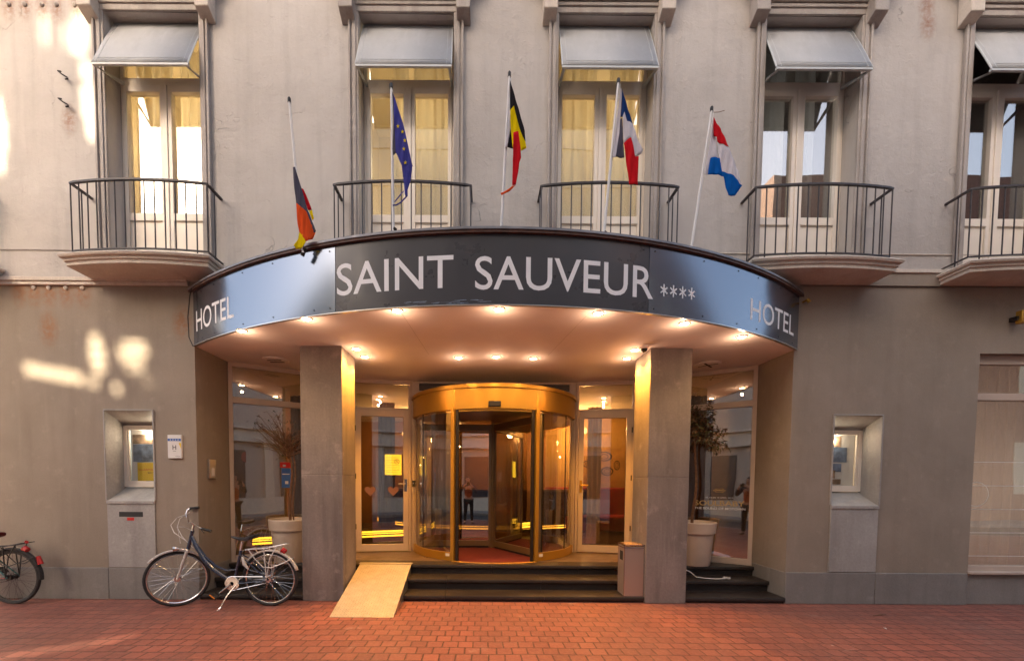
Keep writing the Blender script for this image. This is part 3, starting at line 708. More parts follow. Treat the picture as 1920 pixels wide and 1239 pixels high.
# ------------------------------------------------------------------ porch glazing
FZ = .358
def seg(mb, P, Q, s0, s1, d0, d1, z0, z1):
    """box along the plan segment P-Q: s metres along, d metres behind the line"""
    P, Q = Vector(P), Vector(Q); t = (Q-P).normalized(); n = Vector((-t.y, t.x))
    if n.y < 0: n = -n
    pts = [P+t*s0+n*d0, P+t*s1+n*d0, P+t*s1+n*d1, P+t*s0+n*d1]
    mb.prism([(p.x, p.y) for p in pts], z0, z1)
def along(P, Q, s, d=0.):
    P, Q = Vector(P), Vector(Q); t = (Q-P).normalized(); n = Vector((-t.y, t.x))
    if n.y < 0: n = -n
    return P+t*s+n*d
CXD = .16
def mir(p): return (2*CXD-p[0], p[1])
A, B, C_, D_ = (-3.69, .67), (-2.45, 1.40), (-2.20, 1.61), (-1.25, 1.77)
glz = {}
for side in (0, 1):
    P, Q, R1, R2 = (A, B, C_, D_) if side == 0 else ((3.93, .67), mir(B), mir(C_), mir(D_))
    L = (Vector(Q)-Vector(P)).length
    mb = MB()
    for s0, s1 in ((0, .055), (L-.06, L)): seg(mb, P, Q, s0, s1, 0, .06, FZ, 3.262)
    for z0, z1 in ((FZ, .45), (2.68, 2.77), (3.20, 3.262)): seg(mb, P, Q, .055, L-.06, 0, .06, z0, z1)
    L2 = (Vector(R1)-Vector(Q)).length; seg(mb, Q, R1, 0, L2, 0.002, .058, FZ, 3.262)
    g = mb.build('side_window', 'doorframe', H, bev=.004)
    mb = MB(); seg(mb, P, Q, .05, L-.055, .028, .034, .44, 2.69); seg(mb, P, Q, .05, L-.055, .028, .034, 2.76, 3.21); mb.build('pane', 'glassd', g)
    glz[side] = (P, Q, g)
    # door frame with transom light
    L3 = (Vector(R2)-Vector(R1)).length
    mb = MB()
    for s0, s1 in ((0, .045), (L3-.045, L3)): seg(mb, R1, R2, s0, s1, 0, .07, FZ, 3.262)
    for z0, z1 in ((2.765, 2.80), (3.20, 3.262)): seg(mb, R1, R2, .045, L3-.045, 0, .07, z0, z1)
    fr = mb.build('door_surround', 'doorframe', H, bev=.004)
    mb = MB(); seg(mb, R1, R2, .04, L3-.04, .03, .036, 2.79, 3.21); mb.build('pane', 'glassd', fr)
    mb = MB(); a, b = .048, L3-.048; y0, y1 = -.012, .045
    for s0, s1, z0, z1 in ((a, a+.085, FZ+.012, 2.76), (b-.085, b, FZ+.012, 2.76), (a+.085, b-.085, FZ+.012, FZ+.13), (a+.085, b-.085, 2.65, 2.76)): seg(mb, R1, R2, s0, s1, y0, y1, z0, z1)
    base = along(R1, R2, L3/2)
    dr = thing('glass_door', (base.x, base.y, FZ), ['glazed beige side door left of the revolving door, with two heart stickers', 'glazed beige side door right of the revolving door, red seating behind it'][side], 'door', 'glazed side doors of the porch')
    mb.build('leaf_frame', 'doorframe', dr, bev=.004)
    mb = MB(); seg(mb, R1, R2, a+.08, b-.08, .012, .018, FZ+.12, 2.66); mb.build('pane', 'glassd', dr)
    hs = b-.045
    mb = MB(); seg(mb, R1, R2, hs-.022, hs+.022, -.020, -.011, 1.39, 1.60)
    h = along(R1, R2, hs, -.02); h2 = along(R1, R2, hs, -.06); h3 = along(R1, R2, hs-.12, -.062)
    mb.tube([(h.x, h.y, 1.52), (h2.x, h2.y, 1.52), (h3.x, h3.y, 1.52)], .010, 8); mb.build('handle', 'chrome' if side == 0 else 'brass', dr)
    mb = MB()
    for z in (.75, 1.6, 2.4): q = along(R1, R2, .046, -.02); mb.tube([(q.x, q.y, z), (q.x, q.y, z+.09)], .009, 8)
    mb.build('hinge', 'darkm', dr)
    if side == 0:
        for s, cc in ((.28, 'pink'), (.66, 'pink')):
            mb = MB(); pts = []
            for i in range(24):
                u = 2*pi*i/24; pts.append((.0058*16*sin(u)**3, .0058*(13*cos(u)-5*cos(2*u)-2*cos(3*u)-cos(4*u))))
            vs = []
            for (x, z) in pts: q = along(R1, R2, s+x, .0095); vs.append(mb.v((q.x, q.y, 1.40+z)))
            mb.f(vs); mb.build('heart_sticker', cc, dr, fix=False)
        mb = MB(); seg(mb, R1, R2, .52, .80, .05, .053, 1.67, 2.02); nt_ = tag(mb.build('notice_sheet', simple('glowing_yellow_notice', (.85, .62, .04), .6, var=.05, emit=(1., .62, .03), es=.55)), 'yellow notice sheet with a no smoking sign behind the left door', 'notice')  # paper sheet given emission so it looks lit from behind
        mb = MB()
        for i in range(7): seg(mb, R1, R2, .545, .72+.04*(i % 2), .049, .0499, 1.71+i*.042, 1.715+i*.042)
        mb.build('text_lines', 'brassd', nt_)
        mb = MB(); q = lambda s, z, d: (lambda v: (v.x, v.y, z))(along(R1, R2, s, d))
        for i in range(24):
            a0, a1 = 2*pi*i/24, 2*pi*(i+1)/24; mb.quad(*[q(.72+r*cos(a_), 1.90+r*sin(a_), .0485) for r, a_ in ((.036, a0), (.036, a1), (.044, a1), (.044, a0))])
        mb.quad(q(.695, 1.921, .0484), q(.701, 1.927, .0484), q(.746, 1.879, .0484), q(.740, 1.873, .0484)); mb.quad(q(.70, 1.897, .0486), q(.74, 1.897, .0486), q(.74, 1.904, .0486), q(.70, 1.904, .0486))
        mb.build('no_smoking_sign', 'redlabel', nt_, fix=False)
# stickers on the left side window
P, Q, g = glz[0]
def onglass(mb, P, Q, s, z, w_, h, d=.0265): seg(mb, P, Q, s-w_/2, s+w_/2, d-.001, d, z-h/2, z+h/2)
mb = MB()
for i in range(20):
    a0, a1 = pi/2+pi*i/20, pi/2+pi*(i+1)/20
    c = lambda r, a_: (lambda v: (v.x, v.y, 1.905+r*sin(a_)))(along(P, Q, .21+r*.75*cos(a_), .0262)); mb.quad(c(0, a0), c(.082, a0), c(.082, a1), c(0.0001, a1))
mb.build('round_sticker', 'pink', g, fix=False)
mb = MB(); onglass(mb, P, Q, .735, 1.80, .15, .085); mb.build('sticker', 'redlabel', g)
mb = MB(); onglass(mb, P, Q, .745, 1.60, .13, .30); mb.build('sticker', 'blueprint', g)
mb = MB(); onglass(mb, P, Q, .74, 1.66, .10, .014, .0252); onglass(mb, P, Q, .75, 1.53, .045, .045, .0252); onglass(mb, P, Q, .72, 1.79, .04, .03, .0252); mb.build('sticker', 'paper', g)
# event lettering on the right side window
P, Q, g = glz[1]   # runs from the wall (right) towards the centre
def gl_text(s, left, width, z, h, mat, bold):
    L = (Vector(Q)-Vector(P)).length
    mb = MB(); text_into(mb, s, h, width, lambda a, b: (lambda v: (v.x, v.y, z+b))(along(P, Q, left-a, .0255)), bold); mb.build('window_lettering', mat, g, fix=False)
gl_text('12, 13 EN 14 APRIL 2019', .62, .36, 1.335, .022, 'paper', .01)
gl_text('SOULBABY', .77, .66, 1.225, .078, 'goldink', .012)
gl_text('THE SOUND OF MOTOWN', .77, .67, 1.165, .034, 'paper', .012)
mb = MB(); pts = []
for i in range(40):
    u = 2*pi*i/40; r = 1+.12*cos(6*u); pts.append((.075*r*cos(u), .030*r*sin(u)))
for (x, z), (x2, z2) in zip(pts, pts[1:]+pts[:1]):
    c = lambda a, b: (lambda v: (v.x, v.y, 1.455+b))(along(P, Q, .44-a, .0255)); mb.quad(c(x, z), c(x2, z2), c(x2*.86, z2*.80), c(x*.86, z*.80))
mb.quad(c(-.05, -.004), c(.05, -.004), c(.05, .006), c(-.05, .006)); mb.build('window_emblem', 'goldink', g, fix=False)
mb = MB(); mb.box(-1.262, 1.582, 1.80, 1.86, 2.98, 3.11); mb.box(-1.262, 1.582, 1.80, 1.86, 3.235, 3.262); mb.box(-1.262, -1.12, 1.80, 1.86, 3.11, 3.235); mb.box(1.46, 1.582, 1.80, 1.86, 3.11, 3.235); mb.box(.13, .18, 1.80, 1.86, 3.11, 3.235)
mb.box(-1.262, -1.17, 1.80, 1.88, FZ, 2.98); mb.box(1.49, 1.582, 1.80, 1.88, FZ, 2.98)
tr = mb.build('transom_frame', 'doorframe', H)
mb = MB(); mb.box(-1.12, .13, 1.83, 1.84, 3.11, 3.235); mb.box(.18, 1.46, 1.83, 1.84, 3.11, 3.235); mb.build('pane', 'fascdark', tr)
# door keypad and doorbell
t = thing('keypad', (-1.215, 1.79, 1.50), 'small black keypad on the frame between left door and revolving door', 'keypad')
mb = MB(); mb.box(-1.235, -1.195, 1.775, 1.80, 1.47, 1.58); mb.build('housing', 'black', t, bev=.004); mb = MB(); mb.box(-1.223, -1.207, 1.771, 1.776, 1.52, 1.54); mb.build('button', 'steel', t)
t = thing('intercom', (-3.70, .275, 1.58), 'silver intercom panel on the left porch side wall', 'intercom')
mb = MB(); mb.box(-3.70, -3.672, .205, .345, 1.58, 1.835); mb.build('housing', 'steel', t, bev=.004); mb = MB(); mb.box(-3.673, -3.668, .25, .305, 1.615, 1.72); mb.build('button', 'paper', t)

# ------------------------------------------------------------------ revolving door
DX, DY, DR = .165, 2.18, 1.43
RV = thing('revolving_door', (DX, DY, FZ), 'round champagne metal revolving door with curved glass and red carpet', 'revolving door')
n = 96
mb = MB(); mb.lathe([(DR-.04, 2.635), (DR+.012, 2.635), (DR+.012, 2.935), (DR-.02, 2.935), (DR-.02, 2.60), (DR-.04, 2.60)], (DX, DY, 0), n); mb.build('canopy_ring', 'brass', RV)
mb = MB(); mb.lathe([(DR+.012, 2.9352), (DR+.035, 2.940), (DR+.035, 2.992), (DR+.01, 2.998), (.001, 3.02)], (DX, DY, 0), n); mb.build('canopy_lid', 'brass', RV)
mb = MB(); mb.lathe([(.001, 2.62), (DR-.045, 2.62)], (DX, DY, 0), n); mb.build('inner_ceiling', 'brassd', RV)
for sx in (-1, 1):
    a = -pi/2+sx*.46
    for (aa, w_, mt, zt) in ((a, .028, 'brass', 2.937), (a-sx*.045, .022, 'darkm', 2.636)):
        mb = MB(); ca, sa = cos(aa), sin(aa); r0, r1 = DR-.045, DR+(.020 if mt == 'brass' else -.01)
        pts = [(DX+r*ca-k*w_*sa, DY+r*sa+k*w_*ca) for r, k in ((r0, -1), (r1, -1), (r1, 1), (r0, 1))]
        mb.prism(pts, FZ+.002, zt); mb.build('post', mt, RV, bev=.004)
    for (a0, a1) in ((a+sx*.02, -pi/2+sx*1.32), (pi/2-sx*.46, pi/2-sx*1.15)):
        lo, hi = min(a0, a1), max(a0, a1)
        mb = MB(); mb.lathe([(DR-.03, 0), (DR+.004, 0), (DR+.004, .125), (DR-.03, .125), (DR-.03, 0)], (DX, DY, FZ+.003), 40, lo, hi); mb.build('base_rail', 'brass', RV)
        mb = MB(); mb.lathe([(DR-.018, .126), (DR-.018, 2.27)], (DX, DY, FZ), 40, lo, hi); mb.build('curved_pane', 'glassd', RV)
    aa = -pi/2+sx*1.32; mb = MB(); mb.tube([(DX+(DR-.015)*cos(aa), DY+(DR-.015)*sin(aa), FZ), (DX+(DR-.015)*cos(aa), DY+(DR-.015)*sin(aa), 2.635)], .03, 10); mb.build('post', 'brassd', RV)
    aa = -pi/2+sx*.95; mb = MB(); mb.tube([(DX+(DR-.015)*cos(aa), DY+(DR-.015)*sin(aa), FZ+.12), (DX+(DR-.015)*cos(aa), DY+(DR-.015)*sin(aa), 2.635)], .008, 8); mb.build('post', 'darkm', RV)
mb = MB(); mb.tube([(DX, DY, FZ), (DX, DY, 2.62)], .035, 14); mb.build('shaft', 'brassd', RV)
for ang in (182, 302, 62):
    a = radians(ang); T = Matrix.Translation((DX, DY, FZ)) @ Matrix.Rotation(a, 4, 'Z')
    mb = MB(); L0, L1 = .035, DR-.06
    for x0, x1, z0, z1 in ((L0, L0+.045, .03, 2.24), (L1-.04, L1, .03, 2.24), (L0+.045, L1-.04, .04, .14), (L0+.045, L1-.04, 2.12, 2.235)): mb.box(x0, x1, -.022, .022, z0, z1, T)
    wg = mb.build('wing', 'brassd', RV, bev=.003)
    mb = MB(); mb.box(L1, L1+.022, -.006, .006, .02, 2.24, T); mb.box(L0+.04, L1, -.005, .005, .01, .04, T); mb.build('brush_seal', 'black', wg)
    mb = MB(); mb.box(L0+.04, L1-.035, -.003, .003, .135, 2.125, T); mb.build('pane', 'glassw', wg)
    mb = MB(); 
    for s in (-1, 1): mb.tube([T @ Vector((L1-.16, s*.05, .25)), T @ Vector((L1-.16, s*.05, 2.05))], .011, 8)
    mb.build('pull_bar', 'chrome', wg)
mb = MB(); mb.lathe([(.001, .006), (DR-.05, .006), (DR-.03, .001)], (DX, DY, FZ), n); mb.build('carpet', 'carpet', RV)
mb = MB(); mb.lathe([(DR-.02, .004), (DR+.03, .004), (DR+.035, 0)], (DX, DY, FZ), 60, -pi/2-.46, -pi/2+.46); mb.build('threshold', 'brass', RV)
mb = MB(); mb.box(DX-.105, DX+.075, DY-DR-.045, DY-DR-.005, 2.655, 2.735); mb.build('sensor', 'darkm', RV, bev=.008)
for sx in (-1, 1):
    a = -pi/2+sx*.52; T = Matrix.Translation((DX+(DR+.006)*cos(a), DY+(DR+.006)*sin(a), FZ+.09)) @ Matrix.Rotation(a+pi/2, 4, 'Z')
    mb = MB(); mb.box(-.035, .035, -.002, .002, -.022, .022, T); mb.build('maker_plate', 'paper', RV)

# ------------------------------------------------------------------ lobby behind the glass
LB = thing('lobby_interior', (0, 4.5, FZ), 'dim warm hotel lobby with orange wood walls behind the glass front', 'interior')
mb = MB(); mb.box(-4.6, 4.8, 2.601, 8.0, .25, .3565); mb.build('floor', 'darkfloor', LB)
mb = MB(); mb.box(-4.6, 4.8, 2.601, 8.0, 3.27, 3.4); mb.build('ceiling', 'soffit', LB)
mb = MB(); mb.box(-4.6, 4.8, 6.6, 6.7, .35, 3.3); mb.box(-4.7, -4.6, .35, 8, .35, 3.3); mb.box(4.8, 4.9, .35, 8, .35, 3.3); mb.build('wall', 'wood', LB)
mb = MB(); mb.box(1.55, 4.0, 5.0, 5.1, .35, 3.27); mb.build('ochre_wall', 'ochre', LB)
mb = MB(); mb.box(.62, 1.02, 6.55, 6.598, .36, 2.45); mb.box(.70, .94, 6.53, 6.55, 1.75, 2.15); mb.build('wood_door', 'brassd', LB)
mb = MB()
for cx_, cz, rx, rz in ((2.62, 2.03, .17, .09), (3.0, 2.22, .2, .12), (3.08, 1.85, .16, .11), (3.32, 2.0, .08, .12)):
    for sc_ in (1., .55):
        for i in range(24):
            a0, a1 = 2*pi*i/24, 2*pi*(i+1)/24; mb.quad(*[(cx_+r*rx*cos(a_), 4.985, cz+r*rz*sin(a_)) for r, a_ in ((sc_, a0), (sc_, a1), (sc_*.78, a1), (sc_*.78, a0))])
mb.box(2.86, 2.90, 4.98, 4.989, 1.60, 2.0)
mr = MB(); mr.box(2.25, 3.5, 4.99, 4.999, 1.56, 2.42); art = tag(mr.build('wall_painting', simple('orange_canvas', (.60, .33, .10), .7, var=.3, vs=3)), 'orange painting with dark curly shapes seen through the right door', 'painting'); mb.build('painted_shapes', 'ink', art, fix=False)
sofa = thing('sofa', (2.4, 4.5, FZ), 'dark red sofa against the ochre wall behind the right door', 'sofa')
mb = MB(); mb.box(1.5, 3.6, 4.72, 4.95, .37, 1.45); mb.build('backrest', 'redsofa', sofa, bev=.04); mb = MB(); mb.box(1.5, 3.6, 4.15, 4.72, .45, .80); mb.build('seat', 'redsofa', sofa, bev=.05)
for x in (1.6, 3.5): mb = MB(); mb.box(x-.03, x+.03, 4.2, 4.26, .357, .45); mb.build('leg', 'black', sofa)
# reception counter with two glowing strips
ct = thing('reception_counter', (-.3, 4.4, FZ), 'curved dark reception counter with glowing yellow strips behind the doors', 'counter')
def cpt(a, r): return (.2+r*cos(a), 6.6+r*sin(a)*.9)
mb = MB(); a0, a1 = radians(196), radians(322); N_ = 48
def cband(mb, r0, r1, z0, z1):
    ar = [a0+(a1-a0)*i/N_ for i in range(N_+1)]
    mb.prism([cpt(a, r0) for a in ar]+[cpt(a, r1) for a in reversed(ar)], z0, z1)
cband(mb, 3.2, 3.0, .36, 1.35); mb.build('body', simple('dark_counter', (.07, .04, .025), .3, var=.2), ct)
mb = MB(); cband(mb, 3.26, 2.7, 1.352, 1.40); mb.build('top', 'brassd', ct)
mb = MB(); cband(mb, 3.206, 3.2, .52, .548); cband(mb, 3.206, 3.2, .575, .592); mb.build('light_strip', 'leddim', ct)
lg = thing('lit_ledge', (-2.3, 1.95, FZ), 'low ledge with bright yellow light strips behind the left glazing', 'ledge')
LP = [(-3.62, 1.10), (-2.9, 1.55), (-2.45, 1.90), (-1.9, 2.16), (-1.42, 2.36)]
mb = MB()
for (x0, y0), (x1, y1) in zip(LP, LP[1:]): seg(mb, (x0, y0), (x1, y1), 0, (Vector((x1, y1))-Vector((x0, y0))).length+.004, .0, .10, FZ, .70)
mb.build('base', simple('ledge_base', (.06, .035, .02), .4), lg)
for z, hh in ((.565, .030), (.612, .018), (.648, .030)):
    mb = MB()
    for (x0, y0), (x1, y1) in zip(LP, LP[1:]): seg(mb, (x0, y0), (x1, y1), 0, (Vector((x1, y1))-Vector((x0, y0))).length, -.006, -.001, z-hh/2, z+hh/2)
    mb.build('light_strip', 'led', lg)
# dark drapes by the doors
def drape(x, y, w_, z0, z1, mat, label):
    mb = MB(); pv = None; n_ = int(w_/.012)
    for i in range(n_+1):
        X = x+w_*i/n_; Y = y+.03*sin(i*.8)+.012*sin(i*.33); q = (mb.v((X, Y, z0)), mb.v((X, Y, z1)))
        if pv: mb.f([pv[0], q[0], q[1], pv[1]], True)
        pv = q
    return tag(mb.build('drape', mat), label, 'curtain', 'drapes in the lobby')
drape(-3.30, 1.75, .32, .40, 3.0, 'darkcurtain', 'dark drape behind the left porch window')
drape(-1.95, 2.30, .30, .40, 3.0, 'darkcurtain', 'dark drape behind the left glazed door')
drape(1.98, 2.60, .26, .40, 3.0, m_cloth('sheer_lobby_curtain', (.45, .36, .26), .5), 'pale sheer drape behind the right glazed door')
drape(3.0, 1.55, .8, .40, 3.0, 'darkcurtain', 'dark drape behind the right porch window')
for i, (x, y, z) in enumerate(((-.55, 3.9, 2.35), (.85, 5.2, 2.42), (-1.15, 3.4, 2.25), (-1.35, 3.9, 2.1), (-1.5, 4.4, 1.95), (1.75, 4.2, 2.15))):
    t = thing('pendant_lamp', (x, y, z), 'small lit pendant bulb in the lobby, '+['seen through the left wing of the revolving door', 'seen through the right wing of the revolving door', 'topmost of the string at the left curved glass', 'middle of the string at the left curved glass', 'lowest of the string at the left curved glass', 'seen through the right curved glass'][i], 'pendant lamp', 'pendant bulbs in the lobby')
    mb = MB(); r = .028 if i == 0 else .014; mb.lathe([(.001, -r)]+[(r*cos(a), r*sin(a)) for a in (-.9, -.3, .3, .9)]+[(.001, r)], (x, y, z), 14); mb.build('bulb', 'bulbin', t)
    mb = MB(); mb.tube([(x, y, z+r), (x, y, 3.0)], .0025, 5); mb.build('cord', 'black', t)
for (x, y, z, e) in ((.9, 5.9, 2.7, 26), (2.3, 4.2, 2.75, 22), (-1.9, 4.6, 2.7, 16), (-.2, 3.5, 2.85, 7)):
    lamp('lobby_lamp', 'POINT', (x, y, z), e, (1., .55, .18), LB, shadow_soft_size=.08)

# ------------------------------------------------------------------ potted trees
def potted_tree(x, y, seed, label, leafy):
    t = thing('potted_tree', (x, y, FZ), label, 'potted tree', 'potted trees behind the pillars')
    rnd = random.Random(seed)
    mb = MB(); mb.lathe([(.001, .0), (.225, .0), (.232, .015), (.268, .47), (.292, .475), (.308, .625), (.300, .637), (.285, .630), (.275, .58)], (x, y, FZ+.001), 48); mb.build('pot', 'pot', t)
    mb = MB(); mb.lathe([(.001, .60), (.12, .595), (.272, .585)], (x, y, FZ), 24); mb.build('soil', 'soil', t)
    mb = MB(); th = 2.0 if leafy else 1.75
    stem = []
    lx = .0
    for i in range(9): stem.append((x+.02*sin(i*.8+seed)+lx*i, y+.015*cos(i*1.1), FZ+.59+(th-.6-.0)*i/8.))
    mb.tube(stem, [.022-.001*i for i in range(9)], 8)
    if not leafy: mb.tube([(a+.045, b+.01, c) for a, b, c in stem], .012, 6)
    top = Vector(stem[-1]); tips = []
    for i in range(34 if leafy else 46):
        a = rnd.uniform(0, 2*pi); el = rnd.uniform(.15, 1.35); L = rnd.uniform(.28, .52 if leafy else .62)
        st = top-Vector((0, 0, rnd.uniform(0, .22))); d = Vector((cos(a)*cos(el), sin(a)*cos(el)*.8, sin(el)))
        p = [st]
        for k in range(5):
            d = (d+Vector((rnd.uniform(-.18, .18), rnd.uniform(-.18, .18), rnd.uniform(-.16, .10)-(.06*k if leafy else 0)))).normalized(); p.append(p[-1]+d*L/5)
        mb.tube(p, [.007, .006, .005, .0035, .0025, .0015], 5); tips += [(p[k], d) for k in (2, 3, 4, 5)]
        for q in range(2):
            k = rnd.randint(2, 4); d2 = (d+Vector((rnd.uniform(-.8, .8), rnd.uniform(-.8, .8), rnd.uniform(-.5, .6)))).normalized(); e = p[k]+d2*rnd.uniform(.10, .22)
            mb.tube([p[k], (p[k]+e)/2+Vector((0, 0, .01)), e], [.004, .003, .0012], 4); tips += [(e, d2), ((p[k]+e)/2, d2)]
    mb.build('trunk', 'bark', t)
    mb = MB(); cnt = 1500 if leafy else 520
    for i in range(cnt):
        p, d = rnd.choice(tips)
        if not leafy and p.z < top.z+.25 and rnd.random() < .75: continue
        p = p+Vector((rnd.gauss(0, .025), rnd.gauss(0, .025), rnd.gauss(0, .025)))
        ld = (d*.5+Vector((rnd.uniform(-1, 1), rnd.uniform(-1, 1), rnd.uniform(-1.5, .35)))).normalized()
        sd_ = ld.cross(Vector((rnd.uniform(-1, 1), rnd.uniform(-1, 1), rnd.uniform(-1, 1)))).normalized(); up = ld.cross(sd_)
        L = rnd.uniform(.045, .095)*(1 if leafy else .55); W = L*rnd.uniform(.13, .2); mb.mi = 0 if rnd.random() < .6 else 1
        a_ = mb.v(p); b_ = mb.v(p+ld*L*.5+sd_*W+up*.004); c_ = mb.v(p+ld*L-up*.006); e_ = mb.v(p+ld*L*.5-sd_*W+up*.004); mb.f([a_, b_, c_, e_])
    mb.build('crown', ['leaf1', 'leaf2'], t, fix=False, weld=False)
    return t
potted_tree(-2.87, .80, 4, 'bare twiggy tree in a cream pot behind the left pillar', False)
potted_tree(3.13, .80, 11, 'leafy drooping tree in a cream pot behind the right pillar', True)

# ------------------------------------------------------------------ ramp, bin, cable, wall sign, wall light, litter
t = thing('wheelchair_ramp', (-1.41, 0, 0), 'checker plate metal ramp leading up the steps beside the left pillar', 'ramp')
mb = MB(); y0, y1, zt = -.665, .63, .372
for (xa, ya, xb, yb) in ((-1.757, y0, -1.024, y0),): pass
V = [(-1.757, y0, .004), (-1.024, y0, .004), (-1.043, y1, zt), (-1.785, y1, zt)]
mb.quad(*V); lo = [(a, b, c-.008) for a, b, c in V]; mb.quad(*lo[::-1])
for i in range(4): j = (i+1) % 4; mb.quad(V[i], lo[i], lo[j], V[j])
sl = (zt-.004)/(y1-y0); rows, cols = 40, 22; nrm = Vector((0, -sl, 1)).normalized()
for i in range(rows):
    for j in range(cols):
        s, u = (i+.6)/(rows+.2), (j+.6)/(cols+.2); xl = -1.757+(-1.785+1.757)*s; xr = -1.024+(-1.043+1.024)*s
        c = Vector((xl+(xr-xl)*u, y0+(y1-y0)*s, .0045+(zt-.004)*s)); a = radians(45 if (i+j) % 2 else -45)
        d = Vector((cos(a), sin(a), sin(a)*sl)).normalized()*.0155; e = Vector((-sin(a), cos(a), cos(a)*sl)).normalized()*.0055
        tp = mb.v(c+nrm*.0042); q = [mb.v(c+d), mb.v(c+e), mb.v(c-d), mb.v(c-e)]
        for k in range(4): mb.f([q[k], q[(k+1) % 4], tp])
mb.build('plate', 'alu', t)
for xx, x2 in ((-1.024, -1.043), (-1.757, -1.785)):
    mb = MB(); s_ = .004 if xx < -1.4 else -.004
    mb.f([mb.v(p) for p in ((xx+s_, y0+.02, .0), (x2+s_, y1-.03, .0), (x2+s_, y1-.03, zt-.012), (xx+s_, y0+.03, .004))]); mb.f([mb.v(p) for p in ((xx+s_*2, y0+.02, .0), (x2+s_*2, y1-.03, .0), (x2+s_*2, y1-.03, zt-.012), (xx+s_*2, y0+.03, .004))])
    mb.build('side_skirt', 'steel', t)
mb = MB(); mb.box(-1.80, -1.03, y1-.04, y1+.05, zt-.008, zt+.0); mb.build('top_lip', 'alu', t)

t = thing('litter_bin', (1.965, .14, .079), 'square metal litter bin with ashtray top on the step by the right pillar', 'litter bin')
bx0, bx1, by0, by1, bz = 1.835, 2.096, .010, .262, .758
mb = MB(); mb.box(bx0+.006, bx1-.006, by0+.006, by1-.006, .085, bz-.03); mb.build('body', simple('copper_tinted_steel', (.42, .33, .28), .38, metal=.55, var=.12, vs=3), t)
mb = MB(); e = .008
for X in (bx0, bx1-e):
    for Y in (by0, by1-e): mb.box(X, X+e, Y, Y+e, .080, bz)
for Z in (.080, bz-.05):
    for Y in (by0, by1-e): mb.box(bx0+e, bx1-e, Y, Y+e, Z, Z+e)
    for X in (bx0, bx1-e): mb.box(X, X+e, by0+e, by1-e, Z, Z+e)
mb.box(bx0, bx1, by0, by0+.022, bz-.012, bz); mb.box(bx0, bx1, by1-.022, by1, bz-.012, bz); mb.box(bx0, bx0+.022, by0+.022, by1-.022, bz-.012, bz); mb.box(bx1-.022, bx1, by0+.022, by1-.022, bz-.012, bz)
mb.build('edge_trim', 'chrome', t)
mb = MB(); mb.box(bx0+.003, bx0+.007, .085, .19, .54, .66); mb.build('opening', 'ink', t)
mb = MB(); mb.box(bx0+.02, bx1-.02, by0+.02, by1-.02, bz-.03, bz-.018); mb.build('ash_tray', simple('sand', (.45, .28, .14), .9, var=.5, vs=60, bs=.8), t)

mb = MB(); mb.tube([(2.80, .64, .366), (2.95, .50, .30), (3.02, .47, .235), (3.15, .40, .231), (3.30, .385, .231), (3.38, .40, .232), (3.42, .44, .232)], .007, 7)
for p in ((3.42, .44), (3.44, .41), (3.40, .46)): mb.tube([(p[0], p[1], .232), (p[0]+.03, p[1]+.02, .232)], .014, 7)
tag(mb.build('power_cable', 'paper'), 'white power cable lying on the right porch steps', 'cable')

t = thing('wall_plaque', (-3.967, .012, 1.834), 'white hotel rating plaque with blue stripe and letter H', 'sign')
mb = MB(); mb.box(-4.057, -3.88, -.012, .012, 1.834, 2.133); mb.build('plate', 'paper', t, bev=.004)
mb = MB(); mb.box(-4.052, -3.885, -.0145, -.0125, 2.055, 2.085); mb.build('stripe', 'blueprint', t)
mb = MB()
for i in range(4):
    c = (-4.018+i*.033, 2.070); P5 = []
    for k in range(10): a = pi/2+k*pi/5; r = .010 if k % 2 == 0 else .004; P5.append(mb.v((c[0]+r*cos(a), -.0150, c[1]+r*sin(a))))
    mb.f(P5)
mb.build('stars', 'white', t, fix=False)
mb = MB(); text_into(mb, 'H', .060, .046, lambda a, b: (-3.993+a, -.0135, 1.945+b), .01); mb.box(-3.99, -3.95, -.0135, -.0125, 1.925, 1.929); mb.box(-3.96, -3.895, -.0135, -.0125, 1.860, 1.863); mb.build('letter', 'ink', t, fix=False)
mb = MB(); mb.f([mb.v(p) for p in ((-3.915, -.0135, 2.03), (-3.884, -.0135, 2.03), (-3.884, -.0135, 1.95))]); mb.build('corner_mark', 'yellow', t, fix=False)

t = thing('wall_light', (6.70, .012, 3.66), 'small square brass wall light near the right edge under the balcony', 'wall light')
mb = MB(); mb.box(6.655, 6.72, -.07, .012, 3.625, 3.675); mb.build('bracket', 'darkm', t); mb = MB(); mb.box(6.68, 6.755, -.10, -.03, 3.585, 3.74); mb.build('head', 'brass', t, bev=.006)
t = thing('wall_sensor', (4.03, .012, 3.86), 'tiny brass fitting on the wall right of the canopy end', 'fitting')
mb = MB(); mb.tube([(4.03, .012, 3.86), (4.035, -.05, 3.86)], .012, 8); mb.tube([(4.035, -.05, 3.87), (4.06, -.06, 3.83)], .02, 8); mb.build('fitting_body', 'brass', t)
mb = MB(); mb.tube([(4.62, -.50, .008), (4.72, -.47, .012), (4.84, -.44, .008)], [.003, .006, .002], 5); tag(mb.build('twig', 'bark'), 'thin brown twig lying on the paving at right', 'twig')
rnd = random.Random(9)
